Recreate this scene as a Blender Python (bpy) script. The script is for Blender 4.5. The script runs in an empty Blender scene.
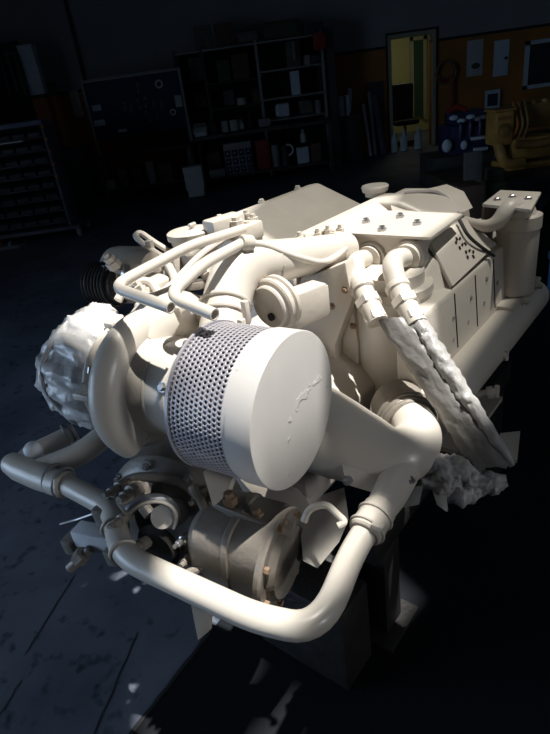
import bpy, bmesh, math, random
from math import sin, cos, pi, radians
from mathutils import Vector, Matrix, noise
random.seed(7)
SC = bpy.context.scene
COL = SC.collection
ORG = {}          # origin of every object in the frame its shapes are written in

# ------------------------------------------------------------------ materials
def mat(name, col, rough=.5, metal=0., var=0., vscale=8., bump=0., bscale=60., spec=.5, col2=None):
    m = bpy.data.materials.new(name); m.use_nodes = True
    nt = m.node_tree; b = nt.nodes['Principled BSDF']
    b.inputs['Base Color'].default_value = (*col, 1); b.inputs['Roughness'].default_value = rough
    b.inputs['Metallic'].default_value = metal; b.inputs['Specular IOR Level'].default_value = spec
    tc = nt.nodes.new('ShaderNodeTexCoord')
    if var or col2:
        n = nt.nodes.new('ShaderNodeTexNoise'); n.inputs['Scale'].default_value = vscale; n.inputs['Detail'].default_value = 6
        nt.links.new(tc.outputs['Object'], n.inputs['Vector'])
        r = nt.nodes.new('ShaderNodeValToRGB'); r.color_ramp.elements[0].position = .35; r.color_ramp.elements[1].position = .68
        c2 = col2 or tuple(c * (1 - var) for c in col)
        r.color_ramp.elements[0].color = (*c2, 1); r.color_ramp.elements[1].color = (*col, 1)
        nt.links.new(n.outputs['Fac'], r.inputs['Fac']); nt.links.new(r.outputs['Color'], b.inputs['Base Color'])
    if bump:
        n = nt.nodes.new('ShaderNodeTexNoise'); n.inputs['Scale'].default_value = bscale; n.inputs['Detail'].default_value = 4
        nt.links.new(tc.outputs['Object'], n.inputs['Vector'])
        k = nt.nodes.new('ShaderNodeBump'); k.inputs['Strength'].default_value = bump; k.inputs['Distance'].default_value = .01
        nt.links.new(n.outputs['Fac'], k.inputs['Height']); nt.links.new(k.outputs['Normal'], b.inputs['Normal'])
    return m
def dents(m):                        # sparse shallow chips in the paint
    nt = m.node_tree; tc = nt.nodes.new('ShaderNodeTexCoord'); n = nt.nodes.new('ShaderNodeTexNoise'); n.inputs['Scale'].default_value = 26; n.inputs['Detail'].default_value = 3
    n2 = nt.nodes.new('ShaderNodeTexNoise'); n2.inputs['Scale'].default_value = 9
    mu = nt.nodes.new('ShaderNodeMath'); mu.operation = 'MULTIPLY'
    r = nt.nodes.new('ShaderNodeValToRGB'); r.color_ramp.elements[0].position = .35; r.color_ramp.elements[1].position = .37
    k = nt.nodes.new('ShaderNodeBump'); k.inputs['Strength'].default_value = .35; k.inputs['Distance'].default_value = .004
    nt.links.new(tc.outputs['Object'], n.inputs['Vector']); nt.links.new(tc.outputs['Object'], n2.inputs['Vector'])
    nt.links.new(n.outputs['Fac'], mu.inputs[0]); nt.links.new(n2.outputs['Fac'], mu.inputs[1]); nt.links.new(mu.outputs[0], r.inputs['Fac'])
    nt.links.new(r.outputs['Color'], k.inputs['Height']); nt.links.new(k.outputs['Normal'], nt.nodes['Principled BSDF'].inputs['Normal'])
PRIMER = mat('cream primer paint', (.57, .52, .455), .42, var=.07, vscale=9, bump=.12, bscale=45)
PRIMS = mat('smooth cream primer paint', (.59, .545, .48), .32, var=.04, vscale=6)
CAPM = mat('chipped pale primer paint', (.52, .50, .48), .5, var=.05, vscale=14)
dents(CAPM)
SCREEN = mat('pale perforated steel', (.36, .345, .375), .38, metal=.25)
MESHM = mat('dark filter gauze', (.05, .042, .06), .5)
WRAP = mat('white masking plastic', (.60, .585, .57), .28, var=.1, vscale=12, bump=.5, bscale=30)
WRAPH = mat('half-shaded masking plastic', (.42, .41, .40), .35, var=.2, vscale=12, bump=.5, bscale=30)  # the white plastic toned down as if half in shade
WRAPG = mat('shaded masking plastic', (.24, .23, .22), .4, var=.3, vscale=9, bump=.5, bscale=26)  # same plastic, with the shade on the hose sheath put into its colour
DARKI = mat('dark greasy iron', (.02, .019, .019), .55, var=.5, vscale=12, bump=.3)
BROWN = mat('darker brown primer', (.27, .24, .205), .4, var=.35, vscale=7, bump=.2)  # darker, browner tone of the cream primer
STEEL = mat('bare steel', (.45, .45, .46), .3, metal=.9)
BLACK = mat('black rubber', (.012, .012, .013), .6)
HOLE = mat('black hole paint', (.008, .007, .006), .8)
RUST = mat('rusty bolt steel', (.30, .20, .13), .6, var=.4, vscale=30)
WALLG = mat('grey wall plaster', (.34, .36, .38), .85, var=.15, vscale=1.2)
OCHRE = mat('ochre wall paint', (.46, .20, .045), .7, var=.25, vscale=1.6)
TRIMK = mat('black trim paint', (.02, .02, .022), .6)
CEIL = mat('dusty roof sheet', (.2, .2, .2), .9)
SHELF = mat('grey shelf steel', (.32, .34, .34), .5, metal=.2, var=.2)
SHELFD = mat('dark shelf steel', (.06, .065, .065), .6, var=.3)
WOODD = mat('dark bench wood', (.07, .05, .035), .7, var=.4)
NAVY = mat('navy board paint', (.035, .05, .115), .55, var=.3, vscale=4)
NAVYE = mat('navy engine paint', (.03, .045, .12), .4, var=.3)
WHITE = mat('white paint', (.75, .78, .82), .5, var=.15)
WHITEB = mat('bluish white paint', (.66, .78, .88), .5, var=.1)
YELL = mat('yellow engine paint', (.62, .35, .09), .45, var=.4, vscale=5)
YELLD = mat('dirty yellow engine paint', (.38, .21, .06), .55, var=.5, vscale=7)
REDM = mat('red paint', (.32, .025, .02), .5, var=.2)
TEAL = mat('dark teal paint', (.02, .07, .085), .5, var=.2)
GREEN = mat('dull green paint', (.07, .10, .06), .6, var=.3)
GREYB = mat('grey cardboard', (.16, .15, .14), .8, var=.3)
BROWNB = mat('brown cardboard', (.16, .10, .07), .8, var=.3)
RACK = mat('slate rack paint', (.09, .10, .14), .55, var=.25)
RACKD = mat('dark bin plastic', (.025, .028, .04), .5, var=.3)
ROOMY = mat('pale yellow room paint', (.50, .50, .24), .8)
CURT = mat('dark green curtain cloth', (.03, .09, .055), .8)
CREAMP = mat('pale cream door paint', (.42, .41, .30), .6)
GLASSK = mat('dark glossy pane', (.03, .04, .05), .15)
PAPER = mat('pale paper', (.55, .62, .60), .8, var=.1)
ORANGE = mat('orange paint', (.50, .16, .02), .6, var=.2)

# ------------------------------------------------------------------ shape builder
def L(u, v, z):                       # engine coordinates: along, across, up
    return Vector((u - 1.4, -(v + 1.0), z))
def D(u, v, z):
    return Vector((u, -v, z))
def basis(ax):
    ax = Vector(ax).normalized()
    a = ax.cross(Vector((0, 0, 1)))
    if a.length < 1e-3: a = Vector((1, 0, 0))
    a.normalize(); return ax, a, ax.cross(a).normalized()
def fillet(pts, bend, n=7):
    if not bend: return pts
    out = [pts[0]]
    for i in range(1, len(pts) - 1):
        p, q, r = pts[i - 1], pts[i], pts[i + 1]
        b = bend[i - 1] if isinstance(bend, (list, tuple)) else bend
        da, db = min(b, (p - q).length * .48), min(b, (r - q).length * .48)
        A, B_ = q + (p - q).normalized() * da, q + (r - q).normalized() * db
        for k in range(n + 1):
            t = k / n
            out.append(A * (1 - t) ** 2 + q * 2 * t * (1 - t) + B_ * t * t)
    out.append(pts[-1]); return out

class B:
    def __init__(s, eng=True): s.bm = bmesh.new(); s.eng = eng
    def p(s, q):
        if isinstance(q, Vector): return q.copy()
        return L(*q) if s.eng else Vector(q)
    def ring(s, pts): return [s.bm.verts.new(q) for q in pts]
    def skin(s, rings, close=True, cap0=True, cap1=True):
        R = [s.ring(r) for r in rings]; n = len(R[0])
        for i in range(len(R) - 1):
            for j in range(n if close else n - 1):
                k = (j + 1) % n
                s.bm.faces.new((R[i][j], R[i][k], R[i + 1][k], R[i + 1][j]))
        if close and cap0: s.bm.faces.new(R[0][::-1])
        if close and cap1: s.bm.faces.new(R[-1])
        return s
    def tube(s, pts, r, bend=0, seg=16, cap=True, hollow=False):
        P = fillet([s.p(q) for q in pts], bend)
        n = len(P)
        T = [(P[min(i + 1, n - 1)] - P[max(i - 1, 0)]).normalized() for i in range(n)]
        _, a, b = basis(T[0]); rings = []
        tot = [0]
        for i in range(1, n): tot.append(tot[-1] + (P[i] - P[i - 1]).length)
        for i in range(n):
            if i:
                q = T[i - 1].rotation_difference(T[i]); a = q @ a; b = q @ b
            if isinstance(r, (list, tuple)):
                x = tot[i] / tot[-1] * (len(r) - 1); k = min(int(x), len(r) - 2); rr = r[k] + (r[k + 1] - r[k]) * (x - k)
            else: rr = r
            rings.append([P[i] + (a * cos(t) + b * sin(t)) * rr for t in [2 * pi * j / seg for j in range(seg)]])
        if hollow:
            c0, c1 = P[0], P[-1]
            rings = [[c0 + (q - c0) * .7 + T[0] * .02 for q in rings[0]], [c0 + (q - c0) * .78 for q in rings[0]]] + rings + [[c1 + (q - c1) * .78 for q in rings[-1]], [c1 + (q - c1) * .7 - T[-1] * .02 for q in rings[-1]]]
        return s.skin(rings, True, cap, cap)
    def lathe(s, o, ax, prof, seg=32, cap0=True, cap1=True):
        o = s.p(o); ax, a, b = basis(ax)
        return s.skin([[o + ax * t + (a * cos(w) + b * sin(w)) * max(r, 1e-4) for w in [2 * pi * j / seg for j in range(seg)]] for t, r in prof], True, cap0, cap1)
    def cyl(s, p0, p1, r, r1=None, seg=24, bev=0.):
        p0, p1 = s.p(p0), s.p(p1); r1 = r if r1 is None else r1; h = (p1 - p0).length
        pr = [(0, r), (h, r1)] if not bev else [(0, r - bev), (bev, r), (h - bev, r1), (h, r1 - bev)]
        return s.lathe(p0, p1 - p0, pr, seg)
    def torus(s, c, ax, R, r, seg=40, sub=12, squash=1., a0=0, a1=2 * pi):
        c = s.p(c); ax, a, b = basis(ax); full = abs(a1 - a0 - 2 * pi) < 1e-6
        n = seg if full else seg + 1; rings = []
        for i in range(n):
            w = a0 + (a1 - a0) * i / seg; d = a * cos(w) + b * sin(w)
            rings.append([c + d * (R + r * cos(t)) + ax * r * squash * sin(t) for t in [2 * pi * j / sub for j in range(sub)]])
        if full: rings.append(rings[0])
        return s.skin(rings, True, not full, not full)
    def prism(s, poly, ext):
        poly = [s.p(q) for q in poly]; ext = Vector(ext)
        s.skin([poly, [q + ext for q in poly]]); return s
    def box(s, c, sx, sy, sz, ax=(1, 0, 0), up=(0, 0, 1), bev=0.):
        c = s.p(c); x = Vector(ax).normalized(); z = Vector(up); y = z.cross(x).normalized(); z = x.cross(y).normalized()
        V = {}
        for i in (-1, 1):
            for j in (-1, 1):
                for k in (-1, 1):
                    V[i, j, k] = s.bm.verts.new(c + x * sx / 2 * i + y * sy / 2 * j + z * sz / 2 * k)
        F = [s.bm.faces.new([V[q] for q in f]) for f in (
            ((-1,-1,-1),(-1,1,-1),(1,1,-1),(1,-1,-1)), ((-1,-1,1),(1,-1,1),(1,1,1),(-1,1,1)), ((-1,-1,-1),(1,-1,-1),(1,-1,1),(-1,-1,1)),
            ((1,1,-1),(-1,1,-1),(-1,1,1),(1,1,1)), ((-1,1,-1),(-1,-1,-1),(-1,-1,1),(-1,1,1)), ((1,-1,-1),(1,1,-1),(1,1,1),(1,-1,1)))]
        if bev:
            es = list({e for f in F for e in f.edges})
            bmesh.ops.bevel(s.bm, geom=es, offset=bev, segments=2, affect='EDGES', profile=.5)
        return s
    def bb(s, x0, x1, y0, y1, z0, z1, bev=0.):           # box between limits, in world or engine coordinates
        a, b = s.p((x0, y0, z0)), s.p((x1, y1, z1)); c = (a + b) / 2
        return s.box(c, abs(b.x - a.x), abs(b.y - a.y), abs(b.z - a.z), bev=bev)
    def sph(s, c, r, sc=(1, 1, 1), seg=20):
        c = s.p(c); n = seg // 2
        return s.skin([[c + Vector((r * sc[0] * sin(pi * i / n) * cos(w), r * sc[1] * sin(pi * i / n) * sin(w), r * sc[2] * cos(pi * i / n))) if 0 < i < n else c + Vector((1e-4 * cos(w), 1e-4 * sin(w), r * sc[2] * (1 if i == 0 else -1))) for w in [2 * pi * j / seg for j in range(seg)]] for i in range(n + 1)])
    def bolt(s, p, ax, r=.009, h=.008):
        p = s.p(p); return s.lathe(p, ax, [(-.004, r * 1.5), (.002, r * 1.5), (.002, r), (h, r), (h + .001, r * .85)], 6)
    def bevel(s, w, ang=30, seg=2):
        s.bm.normal_update()
        es = [e for e in s.bm.edges if len(e.link_faces) == 2 and e.calc_face_angle(0) > radians(ang)]
        bmesh.ops.bevel(s.bm, geom=es, offset=w, segments=seg, affect='EDGES', profile=.5); return s
    def crumple(s, amp, sc, sharp=False):
        s.bm.normal_update()
        for v in s.bm.verts:
            q = v.co * sc
            n = noise.fractal(q, .8, 2., 4) if not sharp else noise.ridged_multi_fractal(q, .9, 2., 4, 1., 2.) - 1.2
            v.co += v.normal * n * amp
        return s
    def sub(s, n=1):
        bmesh.ops.subdivide_edges(s.bm, edges=s.bm.edges[:], cuts=n, use_grid_fill=True); return s
    def out(s, name, m, parent=None, ang=32, org=None):
        bm = s.bm; bmesh.ops.recalc_face_normals(bm, faces=bm.faces[:])
        co = [v.co for v in bm.verts]
        lo = Vector([min(c[i] for c in co) for i in range(3)]); hi = Vector([max(c[i] for c in co) for i in range(3)])
        c = (lo + hi) / 2 if org is None else Vector(org)
        if parent is None and org is None: c.z = lo.z
        for v in bm.verts: v.co -= c
        me = bpy.data.meshes.new(name); bm.to_mesh(me); bm.free()
        me.polygons.foreach_set('use_smooth', [True] * len(me.polygons)); me.set_sharp_from_angle(angle=radians(ang))
        me.materials.append(m)
        o = bpy.data.objects.new(name, me); COL.objects.link(o); ORG[o.name] = c
        o.location = c
        if parent: o.parent = parent; o.location = c - ORG[parent.name]
        return o

def tag(o, label=None, cat=None, group=None, kind=None):
    if label: o['label'] = label
    if cat: o['category'] = cat
    if group: o['group'] = group
    if kind: o['kind'] = kind
    return o
def empty(name, loc, label, cat, group=None, rz=0, eng=False):
    o = bpy.data.objects.new(name, None); COL.objects.link(o); o.location = loc; o.rotation_euler = (0, 0, rz)
    o.empty_display_size = .1
    ORG[o.name] = Vector((0, 0, 0)) if eng else Vector(loc)
    return tag(o, label, cat, group)
def struct(b, name, m): return tag(b.out(name, m), kind='structure')

# ------------------------------------------------------------------ the engine
AZ = radians(41)
UW, VW = Vector((sin(AZ), cos(AZ), 0)), Vector((cos(AZ), -sin(AZ), 0))
ENG = empty('marine_engine', UW * 1.4 - VW * 1.0, 'large cream-primed marine diesel engine with a perforated air filter on a dark stand',
            'engine', rz=pi / 2 - AZ, eng=True)
PIECES = {'block_bolts': 'bolt', 'cover_bolts': 'bolt', 'plate_bolts': 'bolt', 'skirt_screws': 'screw', 'skirt_seams': 'seam', 'emblem': 'emblem_mark', 'bracket_bolts': 'bolt', 'inlet_bolts': 'bolt',
          'volute_bolts': 'bolt', 'casing_bolts': 'bolt', 'pump_bolts': 'bolt', 'top_bolts': 'bolt', 'flange_bolts': 'bolt', 'pipe_tabs': 'tab', 'pipe_ring': 'ring', 'alternator_terminals': 'terminal',
          'actuator_clamps': 'clamp',  'plastic_strips': 'plastic_strip', 'alternator_fins': 'fin'}
def part(b, name, m=PRIMER, parent=None, label=None, ang=32):
    if PIECES.get(name):
        bm = b.bm; left = set(bm.verts); o = None
        while left:
            st = [left.pop()]; isl = set(st)
            while st:
                for e in st.pop().link_edges:
                    for w in e.verts:
                        if w in left: left.discard(w); isl.add(w); st.append(w)
            c = B(); mp = {v: c.bm.verts.new(v.co) for v in isl}
            for f in {f for v in isl for f in v.link_faces}: c.bm.faces.new([mp[v] for v in f.verts])
            o = tag(c.out(PIECES[name], m, parent or ENG, ang), label)
        bm.free(); return o
    return tag(b.out(name, m, parent or ENG, ang), label)
UX, VX, ZX = D(1, 0, 0), D(0, 1, 0), D(0, 0, 1)
def sec(pts, u): return [(u, v, z) for v, z in pts]

# --- block, sump and rocker covers
b = B(); b.prism(sec([(-1.30, .70), (-1.47, .92), (-1.47, 1.06), (-1.2, 1.0), (-.95, 1.0), (-.74, 1.06), (-.70, .92), (-.72, .72), (-.84, .56), (-1.2, .56)], 1.67), UX * .63)
b.prism(sec([(-1.30, .70), (-1.47, .92), (-1.47, 1.06), (-1.2, 1.0), (-.94, 1.0), (-.94, .56), (-1.2, .56)], 1.40), UX * .28); b.bevel(.010)
blk = part(b, 'engine_block')
b = B()
for i in range(6):
    for v, z in ((-1.475, 1.0), (-.70, .80)):
        b.bolt((1.5 + .14 * i + (.2 if v > -1 else 0), v, z), D(0, -1 if v < -1 else 1, 0), .01)
part(b, 'block_bolts', RUST, blk)
b = B(); b.prism(sec([(-1.2, .58), (-1.16, .38), (-.9, .38), (-.84, .58)], 1.05), UX * 1.2); b.bevel(.02)
part(b, 'oil_pan', BROWN)
# left rocker cover: long ridge, sloping right face
b = B(); b.prism(sec([(-1.56, 1.05), (-1.55, 1.15), (-1.50, 1.215), (-1.44, 1.225), (-1.20, 1.125), (-1.17, 1.10), (-1.17, 1.0)], 1.46), UX * .66); b.bevel(.014, 20, 3)
rc = part(b, 'rocker_cover')
b = B()
for u in (1.5, 1.75, 2.0):
    b.bolt((u, -1.47, 1.225), D(0, 0, 1), .010, .010)
part(b, 'cover_bolts', PRIMER, rc)
b = B(); b.prism(sec([(-1.135, 1.0), (-1.13, 1.165), (-1.10, 1.195), (-1.045, 1.198), (-.99, 1.165), (-.985, 1.0)], 1.46), UX * .6)
b.prism(sec([(-1.06, 1.0), (-1.05, 1.197), (-.95, 1.197), (-.78, 1.13), (-.76, 1.0)], 1.905), UX * .245); b.bevel(.012, 20, 3)
rc2 = part(b, 'rocker_cover')
b = B(); b.lathe((2.056, -1.13, 1.215), D(0, 0, 1), [(-.03, .04), (-.012, .04), (-.012, .05), (.006, .055), (.012, .05), (.013, .0)], 28)
part(b, 'filler_cap', PRIMS)
# bar between the covers with small studs
b = B(); b.bb(1.42, 2.05, -1.18, -1.10, 1.0, 1.06, .01); part(b, 'intake_rail')
# rear end housing behind the cooler plate
b = B(); b.prism([(1.865, -0.9606, 1.16), (1.923, -1.005, 1.2), (2.095, -0.9159, 1.2), (2.011, -0.814, 1.19), (1.919, -0.7433, 1.15)], D(.12, .02, 0)); b.bevel(.008)
part(b, 'rear_housing')
b = B(); b.tube([(2.035, -0.9907, 1.205), (2.061, -0.8774, 1.207), (2.023, -0.8001, 1.184), (1.957, -0.7687, 1.133)], .008, .03, 8); part(b, 'rear_pipe')

# --- oil cooler housing with top plate, bevelled side panel and skirt
A0, A1, A2, A3 = (1.57, -1.008, 1.165), (1.577, -0.6858, 1.165), (1.864, -0.6981, 1.165), (1.879, -1.05, 1.165)
b = B(); b.prism([A0, A1, A2, A3], D(0, 0, .008)); tp = part(b, 'cooler_top_plate', PRIMS)
b = B()
for q in ((1.705, -0.9774, 1.175), (1.62, -0.8713, 1.175), (1.786, -0.8894, 1.175), (1.708, -0.7907, 1.175)):
    b.lathe(q, D(0, 0, 1), [(-.004, .015), (.006, .015), (.006, .011), (.014, .010)], 6)
part(b, 'plate_bolts', STEEL, tp)
b = B(); b.bb(1.585, 1.95, -.98, -.74, 1.06, 1.163, .006); hous = part(b, 'cooler_housing')
# side panel: a bent sheet that runs down and outwards from the plate
P0, P1, P2, P3, P4, P5 = (1.69, -0.735, 1.12), (1.973, -0.735, 1.133), (2.021, -0.63, 1.028), (1.617, -0.63, 0.975), (1.642, -0.635, 1.035), (1.637, -0.735, 1.107)
b = B(); b.prism([P0, P1, P2, (1.615, -0.63, 1.012)], D(0, -.012, -.006)); b.bevel(.002)
sp = part(b, 'cooler_side_panel')
b = B()
n_ = (L(*P1) - L(*P0)).cross(L(*(1.615, -0.63, 1.012)) - L(*P0)).normalized()
if n_.z < 0: n_ = -n_
ex = (L(*P1) - L(*P0)).normalized(); ey = n_.cross(ex)
cpt = L(*(1.825, -0.69, 1.054)); cpt -= n_ * (cpt - L(*P0)).dot(n_)
for i, (a, c, w) in enumerate(((-.017, .032, .4), (.003, .040, .9), (.020, .034, .2), (-.024, .010, .8), (.004, .013, .3), (.022, .008, 1.2), (-.012, -.014, .6), (.012, -.018, .1), (-.028, -.030, .7), (.024, -.03, .5), (.002, -.042, 1.1))):
    dd = ex * cos(w) + ey * sin(w)
    b.box(cpt + ex * a + ey * c + n_ * .003, .012, .0065, .003, dd, n_)
part(b, 'emblem', HOLE, sp, 'small dark dashes of a stencilled emblem')
b = B(); b.prism([(1.637, -0.735, 1.107), (1.665, -0.65, 1.019), (1.634, -0.64, 0.9639), (1.512, -0.66, 0.9278), (1.528, -0.7, 0.9891)], D(.012, 0, 0))
part(b, 'cooler_end_cheek', PRIMER)
b = B(); b.prism(sec([(-.70, 1.00), (-.632, 1.0), (-.628, .985), (-.612, .80), (-.612, .76), (-.70, .74)], 1.36), UX * .86); b.bevel(.006)
sk = part(b, 'side_skirt')
b = B()
for q in ((1.472, -0.62, 0.8503), (1.599, -0.625, 0.9111), (1.754, -0.625, 0.9215), (1.905, -0.625, 0.9366), (1.591, -0.62, 0.8387), (1.72, -0.62, 0.8488), (1.871, -0.62, 0.8599), (2.014, -0.62, 0.8845)):
    b.bolt(q, D(0, 1, 0), .007, .006)
part(b, 'skirt_screws', STEEL, sk)
b = B()
for u in (1.62, 1.80, 1.98, 2.12): b.box((u, -.6195, .893), .004, .004, .185, D(1, 0, 0), D(0, -.085, 1).normalized())
part(b, 'skirt_seams', HOLE, sk)
b = B(); b.tube([(1.899, -0.7248, 1.145), (1.863, -0.6785, 1.098), (1.893, -0.6433, 1.054), (1.957, -0.618, 1.005)], .006, .03, 8)
part(b, 'rubber_cable', BLACK, None, 'black rubber cable')
# oil filter can below the plate
b = B(); b.lathe((1.52, -.79, .68), D(0, 0, 1), [(0, .02), (.0, .105), (.006, .116), (.02, .12), (.33, .122), (.335, .127), (.36, .127), (.362, .10), (.40, .10)], 48)
part(b, 'oil_filter', PRIMS)
# flanges, elbows and hoses
for nm, fl, pts, fit in (
    ('left', (1.58, -0.894, 1.092), [(1.6, -0.9053, 1.085), (1.47, -0.8998, 1.113), (1.372, -0.8114, 1.071), (1.33, -0.7603, 1.031), (1.308, -0.7276, 1.001)], ((362, 288), (371, 306), (377, 320))),
    ('right', (1.58, -0.7594, 1.106), [(1.6, -0.769, 1.099), (1.45, -0.7575, 1.137), (1.402, -0.7097, 1.072), (1.36, -0.6592, 1.033), (1.329, -0.6181, 1)], ((398, 288), (405, 302), (414, 320)))):
    b = B(); b.lathe(fl, D(-1, 0, 0), [(-.03, .052), (0, .055), (.006, .052), (.008, .045), (.02, .043), (.022, .034)], 32); part(b, 'hose_flange')
    b = B(); b.tube(pts, .031, .11, 24); el = part(b, 'hose_elbow', PRIMS)
    P = [L(*q) for q in pts]
    for k, (r0, h) in enumerate(((.037, .024), (.040, .030), (.035, .03))):
        d_ = (P[4] - P[2]).normalized(); c = P[2] + d_ * (.0 + .056 * k)
        b = B(); b.lathe(c, d_, [(-h / 2, r0 - .004), (-h / 2 + .004, r0), (h / 2 - .004, r0), (h / 2, r0 - .004)], 6 if k else 24); part(b, 'hose_nut', PRIMS, el)
# wrapped hoses: two crinkled bundles with a sheet of plastic between them
RH = [(1.339, -0.6346, 1.014), (1.304, -0.5637, 0.9598), (1.264, -0.4824, 0.8841), (1.238, -0.3902, 0.7918), (1.219, -0.3085, 0.7024)]
LH = [(1.309, -0.7309, 1.006), (1.274, -0.6528, 0.9414), (1.234, -0.5529, 0.8424), (1.204, -0.4693, 0.7562), (1.189, -0.3969, 0.6839)]
b = B(); b.tube([L(*q) for q in RH], [.029, .026, .024, .021, .016, .008], .1, 18)
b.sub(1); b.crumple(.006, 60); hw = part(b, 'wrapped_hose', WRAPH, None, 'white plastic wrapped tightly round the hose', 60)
b = B(); rr = []
RP, LP = fillet([L(*q) for q in RH], .1, 5), fillet([L(*q) for q in LH], .1, 5)
nrm = (RP[-1] - RP[0]).cross(LP[0] - RP[0]).normalized()
if nrm.x > 0: nrm = -nrm
for i in range(len(RP)):
    a, c = LP[i], RP[i]; row = []
    for k in range(13):
        t = k / 12; row.append(a.lerp(c, t) + nrm * (.026 * sin(pi * t) ** .5 * (1 - .5 * i / len(RP))))
    for k in range(13):
        t = 1 - k / 12; row.append(a.lerp(c, t) - nrm * (.026 * sin(pi * t) ** .5 * (1 - .5 * i / len(RP)) + .003))
    rr.append(row)
b.skin(rr); b.sub(1); b.crumple(.006, 22); part(b, 'protective_wrap', WRAPG, None, 'white plastic sheath, toned as shaded, round the hanging hoses', 60)
# coolant rail along the side
b = B(); b.tube([(1.30, -.585, .715), (2.36, -.585, .715)], .072, 0, 28); part(b, 'coolant_rail', PRIMS)
for q, d_ in (((1.585, -0.4988, 0.6746), (.4, 1, .25)), ((1.793, -0.5374, 0.7027), (.4, 1, .2))):
    b = B(); o_ = L(*q); v_ = D(*d_).normalized()
    b.cyl(o_ - v_ * .06, o_ + v_ * .03, .012); b.cyl(o_ - v_ * .0, o_ + v_ * .02, .02, seg=6); b.cyl(o_ + v_ * .03 - Vector((0, 0, .02)), o_ + v_ * .03 + Vector((0, 0, .02)), .008)
    part(b, 'drain_valve', PRIMER)

# --- rear fuel filter with bracket plate
b = B(); b.prism([(2.055, -0.7008, 1.15), (2.282, -0.7111, 1.15), (2.254, -0.5544, 1.15), (1.989, -0.5152, 1.15)], D(0, 0, .012)); b.bevel(.003); rp = part(b, 'bracket_plate', PRIMER)
b = B()
for q in ((2.114, -0.6678, 1.162), (2.164, -0.6306, 1.162), (2.136, -0.5672, 1.162)): b.bolt(q, D(0, 0, 1), .01)
part(b, 'bracket_bolts', STEEL, rp)
b = B(); b.prism([(2.061, -0.7027, 1.145), (2.287, -0.7126, 1.145), (2.2, -0.7204, 0.9671), (2.1, -0.7188, 1.023)], D(.01, .006, 0)); part(b, 'bracket_web', PRIMER)
b = B(); b.lathe((2.16, -.60, .80), D(0, 0, 1), [(0, .04), (.002, .066), (.012, .073), (.25, .075), (.255, .08), (.30, .08), (.305, .06), (.33, .05)], 36); part(b, 'fuel_filter', PRIMER)
b = B(); b.tube([(2.129, -0.5814, 1.103), (2.033, -0.5912, 1.171), (1.979, -0.6303, 1.097), (1.986, -0.7174, 1.109), (2.029, -0.8162, 1.124)], [.032, .032, .03, .024, .018, .017, .017], .07, 20); part(b, 'fuel_pipe', PRIMER)
b = B(); b.bb(2.0, 2.36, -.72, -.55, .785, .80, .004); b.bolt((2.10, -.545, .79), D(0, 1, 0), .012, .02); b.bolt((2.28, -.545, .79), D(0, 1, 0), .012, .02); part(b, 'filter_shelf', PRIMER)

# --- turbocharger on its own axis, air filter at its right end
TA = D(.1045, .9945, 0).normalized(); CAP = L(*(0.8133, -0.6643, 1.001))
def T(t): return CAP - TA * t
_, TB, TC = basis(TA)                # TC points up or down
if TC.z < 0: TB, TC = -TB, -TC
R_ = .178
b = B(); b.lathe(CAP, -TA, [(0, .001), (0, R_ - .004), (.0008, R_ - .0012), (.003, R_), (.062, R_), (.064, R_ - .003), (.075, R_ - .003), (.075, R_ - .006), (.01, R_ - .006), (.008, .001)], 72, False, False)
af = part(b, 'air_filter', CAPM, None, 'pale chipped solid rim and end disc of the air filter')
b = B(); NC, NR = 98, 12; z0, z1 = .073, .218; dz = (z1 - z0) / NR
def cy(t, w, r=R_ - .003): return T(t) + (TB * cos(w) + TC * sin(w)) * r
for i in range(NR):
    for j in range(NC):
        w0 = (j + (i % 2) * .5) * 2 * pi / NC; dw = 2 * pi / NC; t0 = z0 + i * dz
        cxw, cxt = w0 + dw / 2, t0 + dz / 2; oo, ii = [], []
        for k in range(8):
            an = pi / 4 * k; ca, sa = cos(an), sin(an); m_ = max(abs(ca), abs(sa))
            oo.append(s_ := b.bm.verts.new(cy(cxt + sa / m_ * dz / 2, cxw + ca / m_ * dw / 2)))
            ii.append(b.bm.verts.new(cy(cxt + sa * dz * .335, cxw + ca * .0037 / R_)))
        for k in range(8):
            k2 = (k + 1) % 8; b.bm.faces.new((oo[k], oo[k2], ii[k2], ii[k]))
bmesh.ops.remove_doubles(b.bm, verts=b.bm.verts[:], dist=1e-5)
scr = part(b, 'perforated_screen', SCREEN, af, 'silver perforated screen', 60)
mo = scr.modifiers.new('thickness', 'SOLIDIFY'); mo.thickness = .0012; mo.offset = -1
b = B(); b.lathe(T(.216), -TA, [(-.142, R_ - .016), (0, R_ - .016)], 60); part(b, 'filter_element', MESHM, af, 'dark gauze element inside the screen')
b = B(); b.lathe(T(.214), -TA, [(0, R_ - .002), (0, R_ + .001), (.008, R_ + .001), (.012, R_ - .006), (.016, .10)], 60, True, True); part(b, 'filter_back_ring', SCREEN, af)
# compressor: neck, inlet bell and volute
b = B(); b.lathe(T(.22), -TA, [(0, .105), (.006, .112), (.016, .112), (.018, .106), (.026, .106), (.055, .110), (.058, .122), (.068, .124), (.072, .119), (.12, .121), (.15, .126), (.175, .14)], 48)
tb = part(b, 'compressor_inlet', PRIMS)
b = B()
for k in range(6):
    w = k * pi / 3 + .5
    b.bolt(T(.283) + (TB * cos(w) + TC * sin(w)) * .122, TB * cos(w) + TC * sin(w), .009)
part(b, 'inlet_bolts', STEEL, tb)
b = B(); n_ = 60; rings = []
for i in range(n_ + 1):
    w = -2.2 + 2 * pi * i / n_ * .97
    r = .040 + .022 * (i / n_)
    d_ = TB * cos(w) + TC * sin(w)
    rings.append([T(.425) + d_ * (.108 + r * .6 + r * cos(t)) - TA * r * .72 * sin(t) for t in [2 * pi * j / 16 for j in range(16)]])
b.skin(rings)
b.lathe(T(.345), -TA, [(.03, .10), (.04, .125), (.05, .13), (.13, .14), (.145, .13), (.155, .09)], 48)
vol = part(b, 'compressor_volute', PRIMS)
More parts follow.
